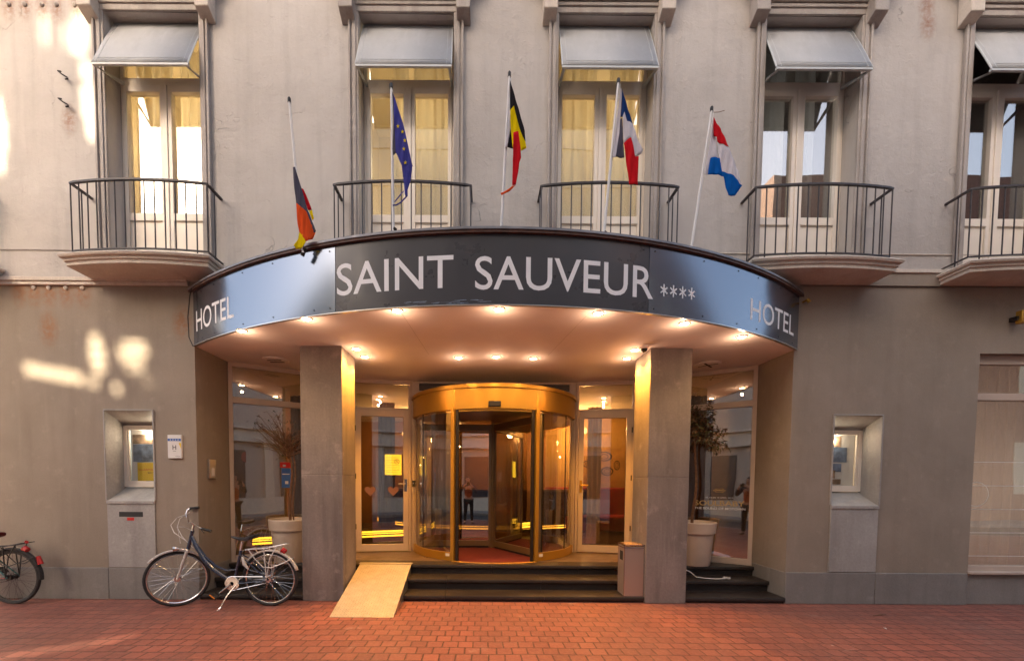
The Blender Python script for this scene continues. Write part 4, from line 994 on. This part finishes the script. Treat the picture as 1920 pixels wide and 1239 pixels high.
for x, y, lb in ((4.35, -.92, 'white paper scrap on the paving right of the porch'), (-3.16, -.46, 'white paper scrap on the paving by the bicycle kickstand'), (6.1, -1.0, 'white paper scrap on the paving near the right edge')):
    mb = MB(); a = rnd.uniform(0, pi); T = Matrix.Translation((x, y, .006)) @ Matrix.Rotation(a, 4, 'Z')
    P = [T @ Vector(p) for p in ((-.02, -.006, 0), (.0, -.008, .006), (.02, -.004, .001), (.018, .007, .004), (-.004, .008, .007), (-.02, .005, .001))]
    mb.f([mb.v(p) for p in P]); o = tag(mb.build('paper_scrap', 'paper', fix=False), lb, 'litter', 'paper scraps on the paving'); sm = o.modifiers.new('t', 'SOLIDIFY'); sm.thickness = .001
# ------------------------------------------------------------------ bicycles
def make_bike(dx, label, fm, main):
    Y0 = -.235
    root = thing('bicycle', (-2.65+dx, Y0, 0), label, 'bicycle', 'bicycles parked by the facade')
    def P(x, z, y=0.): return (x+dx, Y0+y, z)
    def W(p): return (p[0]+dx, p[1], p[2])
    def wheel(c, a, R=.335, name='wheel'):
        c = Vector(c); u = Vector((cos(a), sin(a), 0)); k = Vector((0, 0, 1)); ax = u.cross(k)
        ring = lambda r, off=0., n=56: [c+u*(r*cos(2*pi*i/n))+k*(r*sin(2*pi*i/n))+ax*off for i in range(n)]
        mb = MB(); mb.tube(ring(R-.033), .0115, 8, closed=True); mb.tube([c-ax*.045, c+ax*.045], .018, 10); mb.tube([c-ax*.03, c-ax*.02], .034, 14); mb.tube([c+ax*.02, c+ax*.03], .034, 14)
        wh = mb.build(name, 'chrome' if main else 'darkm', root)
        mb = MB(); mb.tube(ring(R-.012), .0195, 10, closed=True); mb.build('tyre', 'tyre', wh)
        mb = MB()
        for i in range(32):
            a1 = 2*pi*i/32; a0 = a1+(.9 if i % 4 < 2 else -.9); s = 1 if i % 2 else -1
            mb.tube([c+ax*s*.028+(u*cos(a0)+k*sin(a0))*.03, c+(u*cos(a1)+k*sin(a1))*(R-.04)], .0012, 4, cap=False)
        mb.build('spokes', 'chrome' if main else 'darkm', wh); return wh, c, ax
    _, rc, rax = wheel(P(-2.65, .338), 0.)
    fa = pi+radians(30)
    _, fc, fax = wheel((-3.775+dx, -.275, .338), fa)
    mb = MB(); 
    mb.tube([P(-3.603, .935), P(-3.665, .70)], .021, 10)
    mb.tube([P(-3.618, .86), P(-3.56, .73), P(-3.47, .575), P(-3.36, .455), P(-3.24, .37), P(-3.101, .285)], [.024, .026, .027, .026, .024, .022], 10)
    mb.tube([P(-3.60, .83), P(-3.53, .72), P(-3.443, .60), P(-3.317, .49), P(-3.19, .435), P(-3.07, .45)], [.012, .013, .014, .014, .013, .012], 8)
    mb.tube([P(-3.101, .285), P(-3.01, .69)], .017, 10)
    for s in (-1, 1):
        mb.tube([P(-3.08, .285, s*.03), P(-2.95, .295, s*.06), P(-2.65, .335, s*.065)], .009, 7)
        mb.tube([P(-3.01, .64, s*.015), P(-2.93, .58, s*.05), P(-2.65, .34, s*.068)], .008, 7)
    mb.tube([P(-3.101, .285, -.05), P(-3.101, .285, .05)], .024, 12)
    mb.build('frame', fm, root)
    # fork, stem, handlebar
    cr = Vector((-3.672+dx, -.245, .675))
    mb = MB(); mb.tube([P(-3.665, .70), tuple(cr)], .02, 10); mb.tube([cr-fax*.055, cr+fax*.055], .018, 8)
    for s in (-1, 1):
        a = cr+fax*s*.052; e = fc+fax*s*.05; mb.tube([a, a*.45+e*.55], .017, 8); mb.tube([a*.45+e*.55, e], .012, 8)
    mb.build('fork', 'silver', root)
    mb = MB(); mb.tube([P(-3.603, .93), P(-3.585, 1.0), W((-3.60, -.25, 1.03))], .014, 8)
    far = [(-3.60, -.24, 1.035), (-3.70, -.17, 1.02), (-3.79, -.08, 1.12), (-3.80, -.04, 1.175), (-3.785, -.02, 1.19), (-3.68, .0, 1.205)]
    near = [(-3.60, -.24, 1.035), (-3.46, -.33, .99), (-3.38, -.39, .975), (-3.27, -.39, .945)]
    mb.tube([W(p) for p in far[::-1]+near[1:]], .011, 8); mb.build('handlebar', 'chrome', root)
    for a, b in ((far[-2], far[-1]), (near[-2], near[-1])):
        a, b = Vector(W(a)), Vector(W(b)); mb = MB(); mb.tube([a, a+(b-a)*.3, b], [.017, .015, .017], 10); mb.build('grip', 'black', root)
    mb = MB()
    mb.tube([W(p) for p in ((-3.76, -.1, 1.13), (-3.88, -.12, 1.08), (-3.93, -.16, .99), (-3.86, -.2, .90), (-3.70, -.23, .81), (-3.60, -.235, .72))], .0035, 5)
    mb.tube([W(p) for p in ((-3.73, -.1, 1.15), (-3.83, -.14, 1.07), (-3.82, -.2, .97), (-3.73, -.245, .86), (-3.67, -.25, .80))], .0035, 5)
    mb.tube([W(p) for p in ((-3.585, -.26, .93), (-3.66, -.3, .985), (-3.74, -.3, .985), (-3.73, -.3, .90), (-3.72, -.29, .78))], .0035, 5)
    mb.build('cables', 'silver', root)
    mb = MB(); mb.tube([W((-3.43, -.34, .965)), W((-3.36, -.39, .925))], .006, 6); mb.build('brake_lever', 'black', root)
    # mudguards
    def guard(c, a, R, t0, t1, mat, wd=.026):
        c = Vector(c); u = Vector((cos(a), sin(a), 0)); k = Vector((0, 0, 1)); ax = u.cross(k); mb = MB(); rows = []
        for i in range(25):
            t = radians(t0+(t1-t0)*i/24); d = u*cos(t)+k*sin(t)
            rows.append([mb.v(c+d*(R+h)+ax*o) for o, h in ((-wd, -.012), (-wd*.7, .004), (0, .010), (wd*.7, .004), (wd, -.012))])
        for a_, b_ in zip(rows, rows[1:]):
            for q in range(4): mb.f([a_[q], a_[q+1], b_[q+1], b_[q]], True)
        o = mb.build('mudguard', mat, root, fix=False); sm = o.modifiers.new('t', 'SOLIDIFY'); sm.thickness = .003
    guard(fc, fa, .355, 38, 128, 'silver' if main else 'tyre'); guard(rc, 0, .355, 18, 150, 'silver' if main else 'tyre')
    if not main: guard(rc, 0, .357, -5, 20, 'tyre')
    # chain set, chain guard, pedals
    bb = Vector(P(-3.101, .285))
    mb = MB(); mb.lathe([(.001, 0), (.085, 0), (.09, .004), (.001, .004)], (0, 0, 0), 28)
    for v in mb.bm.verts: v.co = bb+Vector((v.co.x, -.05+v.co.z, v.co.y))
    mb.tube([bb+Vector((0, -.05, .088)), rc+Vector((0, -.05, .035))], .004, 5); mb.tube([bb+Vector((0, -.05, -.088)), rc+Vector((0, -.05, -.035))], .004, 5)
    mb.lathe([(.001, 0), (.036, 0), (.036, .01), (.001, .01)], (0, 0, 0), 20)
    for v in list(mb.bm.verts)[-80:]: v.co = rc+Vector((v.co.x, -.055+v.co.z, v.co.y))
    mb.build('chain_set', 'chrome' if main else 'darkm', root)
    for s, dxp, dz in ((-1, -.155, -.115), (1, .15, .11)):
        e = bb+Vector((dxp*.92, s*.075, dz)); mb = MB(); mb.tube([bb+Vector((0, s*.06, 0)), e], [.013, .010], 8); ck = mb.build('crank', 'chrome' if main else 'darkm', root)
        mb = MB(); T = Matrix.Translation(e+Vector((-.02 if s < 0 else .02, s*.06, -.015 if s < 0 else 0))) @ Matrix.Rotation(radians(38), 4, 'Y') ; mb.box(-.05, .05, -.04, .04, -.011, .011, T); mb.build('pedal', 'black', ck, bev=.004)
        if s < 0: mb = MB(); mb.box(-.04, .04, -.043, -.040, -.007, .007, T); mb.build('reflector', 'orange', ck)
    mb = MB(); mb.tube([P(-3.05, .27, -.04), P(-3.12, .15, -.12), P(-3.172, .012, -.17)], .008, 7); mb.tube([P(-3.165, .02, -.165), P(-3.18, .004, -.18)], .014, 7); mb.build('kickstand', 'chrome' if main else 'darkm', root)
    # saddle
    mb = MB(); mb.tube([P(-3.01, .69), P(-2.988, .80)], .0125, 8); mb.build('seat_post', 'chrome', root)
    mb = MB(); rows = []
    for (x, z, wd, th) in ((-3.125, .865, .012, .012), (-3.10, .862, .024, .02), (-3.04, .852, .030, .028), (-2.97, .845, .046, .035), (-2.91, .858, .082, .045), (-2.85, .878, .098, .048), (-2.815, .886, .085, .040), (-2.80, .884, .045, .02)):
        rows.append([mb.v(P(x, z+h*th, o*wd)) for o, h in ((-1, -.9), (-1.02, -.25), (-.8, .08), (-.35, .2), (.35, .2), (.8, .08), (1.02, -.25), (1, -.9))])
    for a_, b_ in zip(rows, rows[1:]):
        for q in range(8): mb.f([a_[q], a_[(q+1) % 8], b_[(q+1) % 8], b_[q]], True)
    mb.f(rows[0]); mb.f(rows[-1][::-1]); mb.build('saddle', 'saddle' if main else 'carpet', root)
    # rack
    mb = MB(); RZ = .735
    for s in (-1, 1):
        mb.tube([P(-2.94, .70, s*.03), P(-2.86, .715, s*.06), P(-2.68, .725, s*.065), P(-2.47, .768, s*.065), P(-2.44, .772, s*.03)], .006, 6)
        mb.tube([P(-2.69, .725, s*.065), P(-2.66, .345, s*.075)], .007, 6)
        mb.tube([P(-2.88, .71, s*.065), P(-2.80, .60, s*.07), P(-2.70, .50, s*.075), P(-2.60, .49, s*.075), P(-2.45, .55, s*.05), P(-2.36, .60, s*.03)], .006, 6)
        mb.tube([P(-2.53, .758, s*.065), P(-2.62, .60, s*.07), P(-2.655, .36, s*.075)], .0055, 6)
    for x, z in ((-2.86, .715), (-2.72, .725), (-2.60, .745), (-2.44, .772)): mb.tube([P(x, z, -.065), P(x, z, .065)], .005, 6)
    mb.tube([P(-2.60, .746, 0), P(-2.44, .773, 0)], .005, 6); mb.build('luggage_rack', 'silver' if main else 'darkm', root)
    mb = MB(); mb.tube([P(-2.50, .700, 0), P(-2.455, .675, 0)], [.036, .030], 14); mb.build('tail_light', 'redlens', root)
    if not main: [(lambda m_: (m_.tube(q, r, 10), m_.build('rear_reflector', 'redlens', root)))(MB()) for q, r in (([P(-2.33, .60, 0), P(-2.30, .50, 0)], [.022, .03]), ([P(-2.44, .775, -.03), P(-2.43, .785, -.03)], .02))]
    c = W((-3.745, -.30, .715)); mb = MB(); mb.tube([(c[0]-.04, c[1]-.02, c[2]), (c[0]-.01, c[1]-.005, c[2]), (c[0]+.02, c[1]+.01, c[2])], [.036, .034, .012], 14); mb.tube([(c[0]+.02, c[1]+.01, c[2]), (cr.x, cr.y, cr.z+.02)], .006, 6); mb.build('headlight', 'chrome', root)
    if main:
        mb = MB(); mb.tube([P(-2.96, .62, -.05), P(-2.93, .53, -.07), P(-2.88, .47, -.07)], [.012, .022, .010], 8); mb.build('ring_lock', 'silver', root)
    else:
        mb = MB(); mb.tube([P(-3.101, .30, -.01), P(-2.90, .45, -.05), P(-2.86, .62, -.05)], .010, 7); mb.tube([P(-3.3, .33, -.06), P(-2.67, .335, -.07)], .008, 7); mb.build('frame_stay', 'redframe', root)
    return root
make_bike(0., 'navy blue city bicycle with silver rack parked left of the porch pillar', 'navy', True)
make_bike(-3.20, 'dark teal and red bicycle cut off by the left edge of the photo', 'greenframe', False)

# ------------------------------------------------------------------ flags on poles
FL = {
'DE':(-1.05,{'pole':[(-1.961,5.317),(-1.84,3.852)],'black':[(-1.917,4.663),(-1.895,4.663),(-1.868,4.565),(-1.839,4.475),(-1.784,4.267),(-1.698,4.05),(-1.721,4.034),(-1.756,4.144),(-1.79,4.239),(-1.893,4.324),(-1.905,4.452),(-1.913,4.565)],'red':[(-1.854,4.478),(-1.827,4.471),(-1.785,4.377),(-1.747,4.274),(-1.777,4.269),(-1.786,4.269)],'gold':[(-1.78,4.267),(-1.745,4.272),(-1.726,4.189),(-1.743,4.166)],'orange':[(-1.893,4.324),(-1.79,4.239),(-1.756,4.144),(-1.704,4.042),(-1.735,3.973),(-1.794,3.945),(-1.792,3.988),(-1.869,4.048),(-1.883,4.124),(-1.888,4.251)],'gold2':[(-1.869,4.048),(-1.792,3.988),(-1.795,3.947),(-1.853,3.876),(-1.903,3.876),(-1.918,3.906),(-1.878,3.985)]}),
'EU':(-1.12,{'pole':[(-0.931,5.392),(-0.914,4.012)],'blue':[(-0.902,5.308),(-0.805,5.019),(-0.769,4.86),(-0.722,4.648),(-0.707,4.633),(-0.749,4.642),(-0.764,4.608),(-0.74,4.493),(-0.766,4.395),(-0.764,4.343),(-0.782,4.326),(-0.794,4.366),(-0.8,4.447),(-0.823,4.63),(-0.832,4.699),(-0.882,4.762),(-0.872,4.95),(-0.893,5.177)],'strip':[(-0.916,5.336),(-0.902,5.308),(-0.893,5.177),(-0.872,4.95),(-0.882,4.762),(-0.918,4.75),(-0.922,4.767),(-0.903,5.018)],'stars':[(-0.817,4.956),(-0.793,4.871),(-0.801,4.785),(-0.787,4.659),(-0.858,4.996)],'loop':[(-0.778,4.343),(-0.835,4.285),(-0.877,4.262),(-0.913,4.258)],'loop2':[(-0.895,4.29),(-0.806,4.395)]}),
'BE':(-1.2,{'pole':[(0.218,5.433),(0.149,3.981)],'black':[(0.224,5.374),(0.273,5.209),(0.367,4.898),(0.375,4.8),(0.343,4.854),(0.297,4.994),(0.262,5.139),(0.227,5.099),(0.223,5.283)],'yellow':[(0.227,5.099),(0.262,5.139),(0.297,4.994),(0.343,4.854),(0.375,4.8),(0.385,4.741),(0.333,4.722),(0.321,4.854),(0.307,4.903),(0.259,4.891),(0.266,4.74),(0.253,4.746),(0.233,4.94)],'black2':[(0.233,4.94),(0.26,4.746),(0.21,4.756),(0.199,4.767),(0.22,4.853)],'strip':[(0.222,5.369),(0.227,5.099),(0.233,4.94),(0.215,4.832),(0.201,4.756),(0.176,4.756),(0.203,4.896)],'red':[(0.259,4.891),(0.307,4.903),(0.328,4.746),(0.336,4.659),(0.315,4.594),(0.311,4.529),(0.286,4.393),(0.253,4.396),(0.279,4.551),(0.266,4.74)],'red2':[(0.253,4.396),(0.286,4.393),(0.214,4.343),(0.152,4.305),(0.141,4.321),(0.202,4.36)]}),
'FR':(-1.1,{'pole':[(1.292,5.474),(1.176,4.002)],'strip':[(1.308,5.398),(1.321,5.338),(1.308,4.985),(1.273,4.747),(1.24,4.747),(1.268,4.985)],'navy':[(1.311,5.118),(1.328,5.118),(1.348,4.875),(1.362,4.753),(1.275,4.757),(1.3,4.985)],'blue':[(1.32,5.381),(1.353,5.283),(1.435,5.072),(1.374,5.085),(1.356,5.134),(1.344,5.162),(1.328,5.118),(1.311,5.118),(1.319,5.272)],'white':[(1.374,5.085),(1.435,5.072),(1.499,4.887),(1.538,4.815),(1.525,4.782),(1.462,4.752),(1.418,4.931),(1.348,4.875),(1.328,5.118),(1.344,5.162),(1.356,5.134)],'red':[(1.348,4.875),(1.418,4.931),(1.462,4.752),(1.496,4.754),(1.479,4.643),(1.491,4.473),(1.41,4.486),(1.371,4.72)]}),
'NL':(-0.85,{'pole':[(2.347,5.434),(2.165,3.955)],'twig':[(2.358,5.416),(2.423,5.419),(2.481,5.435)],'red':[(2.354,5.341),(2.429,5.228),(2.513,5.034),(2.46,5.071),(2.396,5.096),(2.39,5.146),(2.353,5.146),(2.349,5.278)],'hoist':[(2.348,5.316),(2.353,5.146),(2.39,5.146),(2.396,5.096),(2.431,4.936),(2.333,4.936),(2.315,4.776),(2.283,4.78),(2.318,5.026)],'white':[(2.396,5.096),(2.46,5.071),(2.513,5.034),(2.625,4.814),(2.676,4.662),(2.574,4.756),(2.461,4.81),(2.431,4.936)],'blue':[(2.333,4.936),(2.431,4.936),(2.461,4.81),(2.48,4.752),(2.391,4.761),(2.315,4.776)],'blue2':[(2.461,4.81),(2.574,4.756),(2.676,4.662),(2.594,4.547),(2.535,4.562),(2.506,4.648),(2.48,4.752)]}),
}
MT = {'black': 'flagblack', 'red': 'flagred', 'gold': 'flagyellow', 'gold2': 'flagyellow', 'orange': 'flagorange', 'yellow': 'flagyellow', 'black2': 'flagblack', 'red2': 'flagorange',
      'blue': 'flagblue', 'blue2': 'flagblue', 'strip': 'flagwhite', 'white': 'flagwhite', 'hoist': 'flagwhite', 'navy': 'flagdusk'}
FLB = {'DE': 'black, red and gold flag hanging low over the canopy edge on the leftmost pole', 'EU': 'tattered faded blue flag with yellow stars on the second pole from the left',
       'BE': 'torn black, yellow and red flag on the middle pole', 'FR': 'blue, white and red vertical flag in front of the third window', 'NL': 'red, white and blue horizontal flag on the rightmost leaning pole'}
for k, (Y, Z) in FL.items():
    p0, p1 = Z['pole'][1], Z['pole'][0]
    t = thing('flagpole', (p0[0], Y, p0[1]), FLB[k], 'flag', 'flags above the canopy')
    mb = MB(); mb.tube([(p0[0], Y, p0[1]), (p1[0], Y, p1[1])], [.0135, .0105], 10); mb.build('pole', 'paper', t)
    mb = MB(); mb.tube([(p0[0]+.01, Y+.01, p0[1]), (p1[0]+.014, Y-.014, p1[1]-.03)], .003, 5); mb.build('halyard', 'paper', t)
    mb = MB(); mb.tube([(p1[0], Y, p1[1]-.005), (p1[0], Y, p1[1]+.03), (p1[0], Y, p1[1]+.042)], [.016, .016, .009], 10); mb.build('finial', 'black', t)
    zones = [n for n in Z if n not in ('pole', 'stars', 'loop', 'loop2', 'twig')]; mats = []
    mb = MB()
    for zi, n in enumerate(zones):
        mt = MT[n]
        if k == 'DE' and n == 'black': mt = 'flagdusk'
        if k == 'DE' and n in ('red',): mt = 'flagred'
        if k == 'EU' and n == 'blue': mt = 'flagviolet'
        if k == 'EU' and n == 'strip': mt = 'flagdusk'
        if k == 'FR' and n == 'blue': mt = 'flagnavy'
        if mt not in mats: mats.append(mt)
        mb.mi = mats.index(mt)
        yo = {'red': .02, 'gold': .02, 'strip': .012, 'navy': .014, 'hoist': .012, 'black2': .014}.get(n, 0.) if not (k in ('FR', 'BE', 'NL') and n == 'red') else -.006
        f_ = mb.f([mb.v((x, Y-.03+yo, z)) for x, z in Z[n]])
        bmesh.ops.triangulate(mb.bm, faces=[f_])
    for it in range(4):
        es = [e for e in mb.bm.edges if e.calc_length() > .035]
        if not es: break
        bmesh.ops.subdivide_edges(mb.bm, edges=es, cuts=1, use_grid_fill=True)
        bmesh.ops.triangulate(mb.bm, faces=mb.bm.faces[:])
    for v in mb.bm.verts:
        x, z = v.co.x-p0[0], v.co.z
        v.co.y += .009*sin(x*38+z*7)+.004*sin(x*90-z*13)
    for f_ in mb.bm.faces: f_.smooth = True
    fo = mb.build('flag', mats, t); sm = fo.modifiers.new('t', 'SOLIDIFY'); sm.thickness = .0015
    if 'stars' in Z:
        mb = MB()
        for (x, z) in Z['stars']:
            yy = Y-.03+.009*sin((x-p0[0])*38+z*7)+.004*sin((x-p0[0])*90-z*13)-.008; P5 = []
            for i in range(10): a = pi/2+i*pi/5; r = .022 if i % 2 == 0 else .009; P5.append(mb.v((x+r*.8*cos(a), yy, z+r*sin(a))))
            mb.f(P5)
        mb.build('star', 'flagyellow', fo, fix=False)
    if 'loop' in Z:
        mb = MB(); mb.tube([(x, Y-.03, z) for x, z in Z['loop']], .006, 6); mb.tube([(x, Y-.03, z) for x, z in Z['loop2']], .005, 6); mb.build('loose_trim', 'flagviolet', fo)
    if 'twig' in Z:
        mb = MB(); mb.tube([(x, Y, z) for x, z in Z['twig']], .003, 5); mb.build('twig', 'bark', t)
    mb = MB(); mb.tube([(p0[0]-.02, Y+.02, p0[1]-.02), (p0[0]+.02, Y-.0, p0[1]+.05)], .02, 8); mb.build('bracket', 'darkm', t)

# ------------------------------------------------------------------ photographer (seen mirrored in the glass)
PR = thing('person', (-.03, -5.66, 0), 'person in slate jacket and rust shirt holding up a camera, mirrored in the glass', 'person')
def skin(name, joints, bones, mat, parent, sub=2, origin=(-.03, -5.66, 0)):
    me = bpy.data.meshes.new(name); me.from_pydata([tuple(Vector(p)) for p, r in joints], bones, []); ob = bpy.data.objects.new(name, me); COL.objects.link(ob)
    ob.modifiers.new('skin', 'SKIN'); me.materials.append(M[mat]); lay = me.skin_vertices[0].data
    for i, (p, r) in enumerate(joints): lay[i].radius = r if isinstance(r, tuple) else (r, r)
    lay[0].use_root = True
    s_ = ob.modifiers.new('sub', 'SUBSURF'); s_.levels = sub; s_.render_levels = sub
    dg = bpy.context.evaluated_depsgraph_get(); m2 = bpy.data.meshes.new_from_object(ob.evaluated_get(dg))
    for p in m2.polygons: p.use_smooth = True
    bpy.data.objects.remove(ob); o = bpy.data.objects.new(name, m2); COL.objects.link(o); o.parent = parent; return o
# body in local metres: x right, y towards the hotel, z up
body = [((0, 0, .93), (.15, .11)), ((0, .0, 1.10), (.13, .10)), ((0, .0, 1.30), (.155, .11)), ((0, .0, 1.43), (.11, .08)), ((0, .01, 1.50), (.052, .055)), ((0, .03, 1.57), (.062, .07)), ((0, .035, 1.66), (.072, .088)), ((0, .03, 1.72), (.055, .065)),
        ((-.19, 0, 1.41), .055), ((-.30, .10, 1.19), .045), ((-.14, .27, 1.44), .032), ((-.085, .30, 1.49), (.028, .02)),
        ((.19, 0, 1.41), .055), ((.30, .10, 1.19), .045), ((.14, .27, 1.44), .032), ((.085, .30, 1.49), (.028, .02)),
        ((-.10, 0, .86), .085), ((-.12, .01, .48), .058), ((-.135, -.01, .09), .040), ((-.15, .13, .035), (.040, .025)),
        ((.10, 0, .86), .085), ((.12, .01, .48), .058), ((.135, -.01, .09), .040), ((.15, .13, .035), (.040, .025))]
bb_ = [(0,1),(1,2),(2,3),(3,4),(4,5),(5,6),(6,7),(3,8),(8,9),(9,10),(10,11),(3,12),(12,13),(13,14),(14,15),(0,16),(16,17),(17,18),(18,19),(0,20),(20,21),(21,22),(22,23)]
bo = skin('body', body, bb_, 'skin', PR)
def inflate(r, k): return (r[0]+k, r[1]+k) if isinstance(r, tuple) else r+k
def sub(ids, k, name, mat, bones): return skin(name, [(body[i][0], inflate(body[i][1], k)) for i in ids], bones, mat, PR)
sub([0, 16, 17, 18, 20, 21, 22], .014, 'trousers', 'trousers', [(0,1),(1,2),(2,3),(0,4),(4,5),(5,6)])
sub([0, 1, 2, 3], .010, 'shirt', 'shirt', [(0,1),(1,2),(2,3)])
jk = [((0, -.03, .98), (.165, .10)), ((0, -.03, 1.12), (.15, .10)), ((0, -.03, 1.30), (.18, .11)), ((0, -.02, 1.43), (.125, .09)),
      ((-.195, 0, 1.41), .075), ((-.305, .10, 1.19), .062), ((-.16, .25, 1.42), .046), ((.195, 0, 1.41), .075), ((.305, .10, 1.19), .062), ((.16, .25, 1.42), .046)]
skin('jacket', jk, [(0,1),(1,2),(2,3),(3,4),(4,5),(5,6),(3,7),(7,8),(8,9)], 'jacket', PR)
skin('hair', [((0, -.01, 1.62), (.078, .075)), ((0, .005, 1.71), (.083, .092)), ((0, .02, 1.765), (.06, .07))], [(0, 1), (1, 2)], 'hair', PR)
for s in (-1, 1):
    skin('shoe', [((s*.135, -.05, .045), (.045, .042)), ((s*.14, .03, .045), (.046, .04)), ((s*.155, .17, .035), (.045, .030))], [(0, 1), (1, 2)], 'shoes', PR, 1)
    mb = MB(); mb.lathe([(.001, -.012), (.010, -.006), (.010, .006), (.001, .012)], (-.03+s*.030, -5.66+.118, 1.665), 10); mb.build('eye', 'ink', PR)
    skin('ear', [((s*.072, .02, 1.64), (.010, .018)), ((s*.078, .015, 1.67), (.010, .02))], [(0, 1)], 'skin', PR, 1)
    for j in range(5):   # fingers curled round the camera, thumb below
        b = Vector((s*.078, .295, 1.505-.0)); zz = [1.535, 1.515, 1.495, 1.477, 1.455][j]; L = [.030, .034, .033, .027, .026][j]
        pts = [((s*.088, .295, zz-.01), .0095), ((s*.078, .325, zz), .0088), ((s*(.070-.0), .325+L*.5, zz), .0082), ((s*.050, .325+L*.55, zz-.002), .0072)] if j < 4 else [((s*.088, .290, 1.475), .0105), ((s*.070, .275, 1.462), .0095), ((s*.045, .272, 1.468), .0085)]
        skin('finger' if j < 4 else 'thumb', pts, [(a, a+1) for a in range(len(pts)-1)], 'skin', PR, 1)
skin('nose', [((0, .118, 1.665), .008), ((0, .135, 1.635), .012)], [(0, 1)], 'skin', PR, 1)
mb = MB(); mb.box(-.03-.022, -.03+.022, -5.66+.112, -5.66+.120, 1.592, 1.600); mb.build('mouth', 'redsofa', PR)
KC = thing('camera', (-.03, -5.34, 1.46), 'black camera held up to the face by the person', 'camera')
mb = MB(); mb.box(-.10, .04, -5.372, -5.325, 1.455, 1.55); mb.box(-.06, .0, -5.372, -5.33, 1.55, 1.575); mb.build('camera_body', 'black', KC, bev=.006)
mb = MB(); mb.tube([(-.03, -5.328, 1.50), (-.03, -5.306, 1.50)], .034, 20); mb.build('lens', 'black', KC)

# ------------------------------------------------------------------ the other side of the street
OB = thing('opposite_building', (0, -12, 0), 'tall grey building across the street, mirrored in the hotel glass', 'building')
YO = -12.
def back(x, z, y=0.):      # where the ray that lands at (x, y, z) passes the opposite facade
    k = (y-YO)/SUN.y; return (x-SUN.x*k, z-SUN.z*k)
holes = []  # openings added to the opposite wall only to throw sun patches
def hole(x, z, w_, h, y=0.):
    a, b = back(x, z, y); holes.append((a-w_/2, a+w_/2, b-h/2, b+h/2))
def sun_oval(x, z, w_, h, lean=0., n=4):
    for i in range(n):
        t = -1+(2*i+1)/n; a, b = back(x+lean*t*.5, z+t*h/2, 0.); ww = w_*sqrt(max(.15, 1-t*t)); hh = h/n
        holes.append((a-ww/2, a+ww/2, b-hh/2, b+hh/2))
sun_oval(-5.03, 7.06, .19, .52, .04); sun_oval(-4.93, 6.25, .17, .92, -.06); sun_oval(-6.12, 5.85, .24, .9)
sun_oval(-4.96, 3.17, .20, .50, -.04); sun_oval(-4.50, 3.20, .40, .28, .05, 3); sun_oval(-4.47, 3.01, .26, .12, .0, 2)
for i in range(5): hole(-5.82+i*.145, 2.975-i*.026, .147, .15)
sun_oval(-5.03, 2.82, .17, .13, 0, 2); sun_oval(-4.31, 2.81, .26, .07, 0, 2); sun_oval(-5.46, 7.1, .06, .36, .02, 2); sun_oval(-5.2, 7.0, .05, .3, 0, 2); hole(-4.72, 2.74, .09, .12)
for i in range(6): hole(-4.4+i*.16, 0, .162, .085, -1.86+i*.10)

mb = MB(); mb.wall(-10.6, 12, 0, 11.0, holes, YO-.06, .06); mb.build('wall', 'oppwall', OB)
mb = MB(); mb.wall(-10.6, 7, 11.0, 16.5, holes, YO-.06, .06); mb.build('upper_storeys', 'oppcream', OB)
mb = MB()
for z in (12.4, 13.9, 15.4): mb.box(-10.6, 7, YO, YO+.05, z, z+.08)
for i in range(9): mb.box(-10.0+i*2.0, -9.93+i*2.0, YO, YO+.04, 11.1, 16.4)
mb.build('facade_banding', 'opptrim', OB)
mb = MB(); mb.box(-10.6, 12, YO, YO+.16, 0, .75); mb.box(-10.6, 12, YO, YO+.22, 3.3, 3.5); mb.box(-10.6, 12, YO, YO+.12, 3.5, 3.95); mb.box(-10.6, 12, YO, YO+.28, 3.95, 4.05)
for i in range(8): mb.box(-9.5+i*2.9, -9.1+i*2.9, YO, YO+.10, .75, 3.3)
mb.build('cornice', 'opptrim', OB)
mb = MB()
for i in range(7): mb.box(-8.7+i*2.9, -7.5+i*2.9, YO, YO+.06, .8, 2.9)
mb.build('shop_window', 'fascdark', OB)
OR = thing('brick_house', (20, -12, 0), 'brick house across the street at the right, mirrored in the right windows', 'building')
mb = MB(); mb.box(12.02, 44, -20, -12, 0, 14.5); mb.build('wall', 'oppbrick', OR)
mb = MB()
for j in range(3):
    for i in range(9): mb.box(13+i*3.2, 14.3+i*3.2, YO, YO+.03, 1.2+j*3.9, 3.4+j*3.9)
mb.build('window_row', 'oppcream', OR)
OC = thing('cream_house', (-22, -12, 0), 'cream house across the street beyond the sunlit gap, mirrored in the canopy fascia', 'building')
mb = MB(); mb.box(-34, -14.5, -20, -12, 0, 12); mb.build('wall', 'oppcream', OC)
mb = MB()
for i in range(5):
    for z in (1., 4.6, 8.2): mb.box(-33+i*3.6, -31.6+i*3.6, YO, YO+.03, z, z+2.2)
mb.build('window_row', 'fascdark', OC)
OG = thing('added_rear_house', (-12, -31, 0), 'plain grey house added to hide the bright horizon in the gap far behind the street', 'building')
mb = MB(); mb.box(-48, 0, -34, -31, 0, 6.5); mb.build('wall', 'oppwall', OG)  # unseen block added to keep bright sky out of the glass reflections
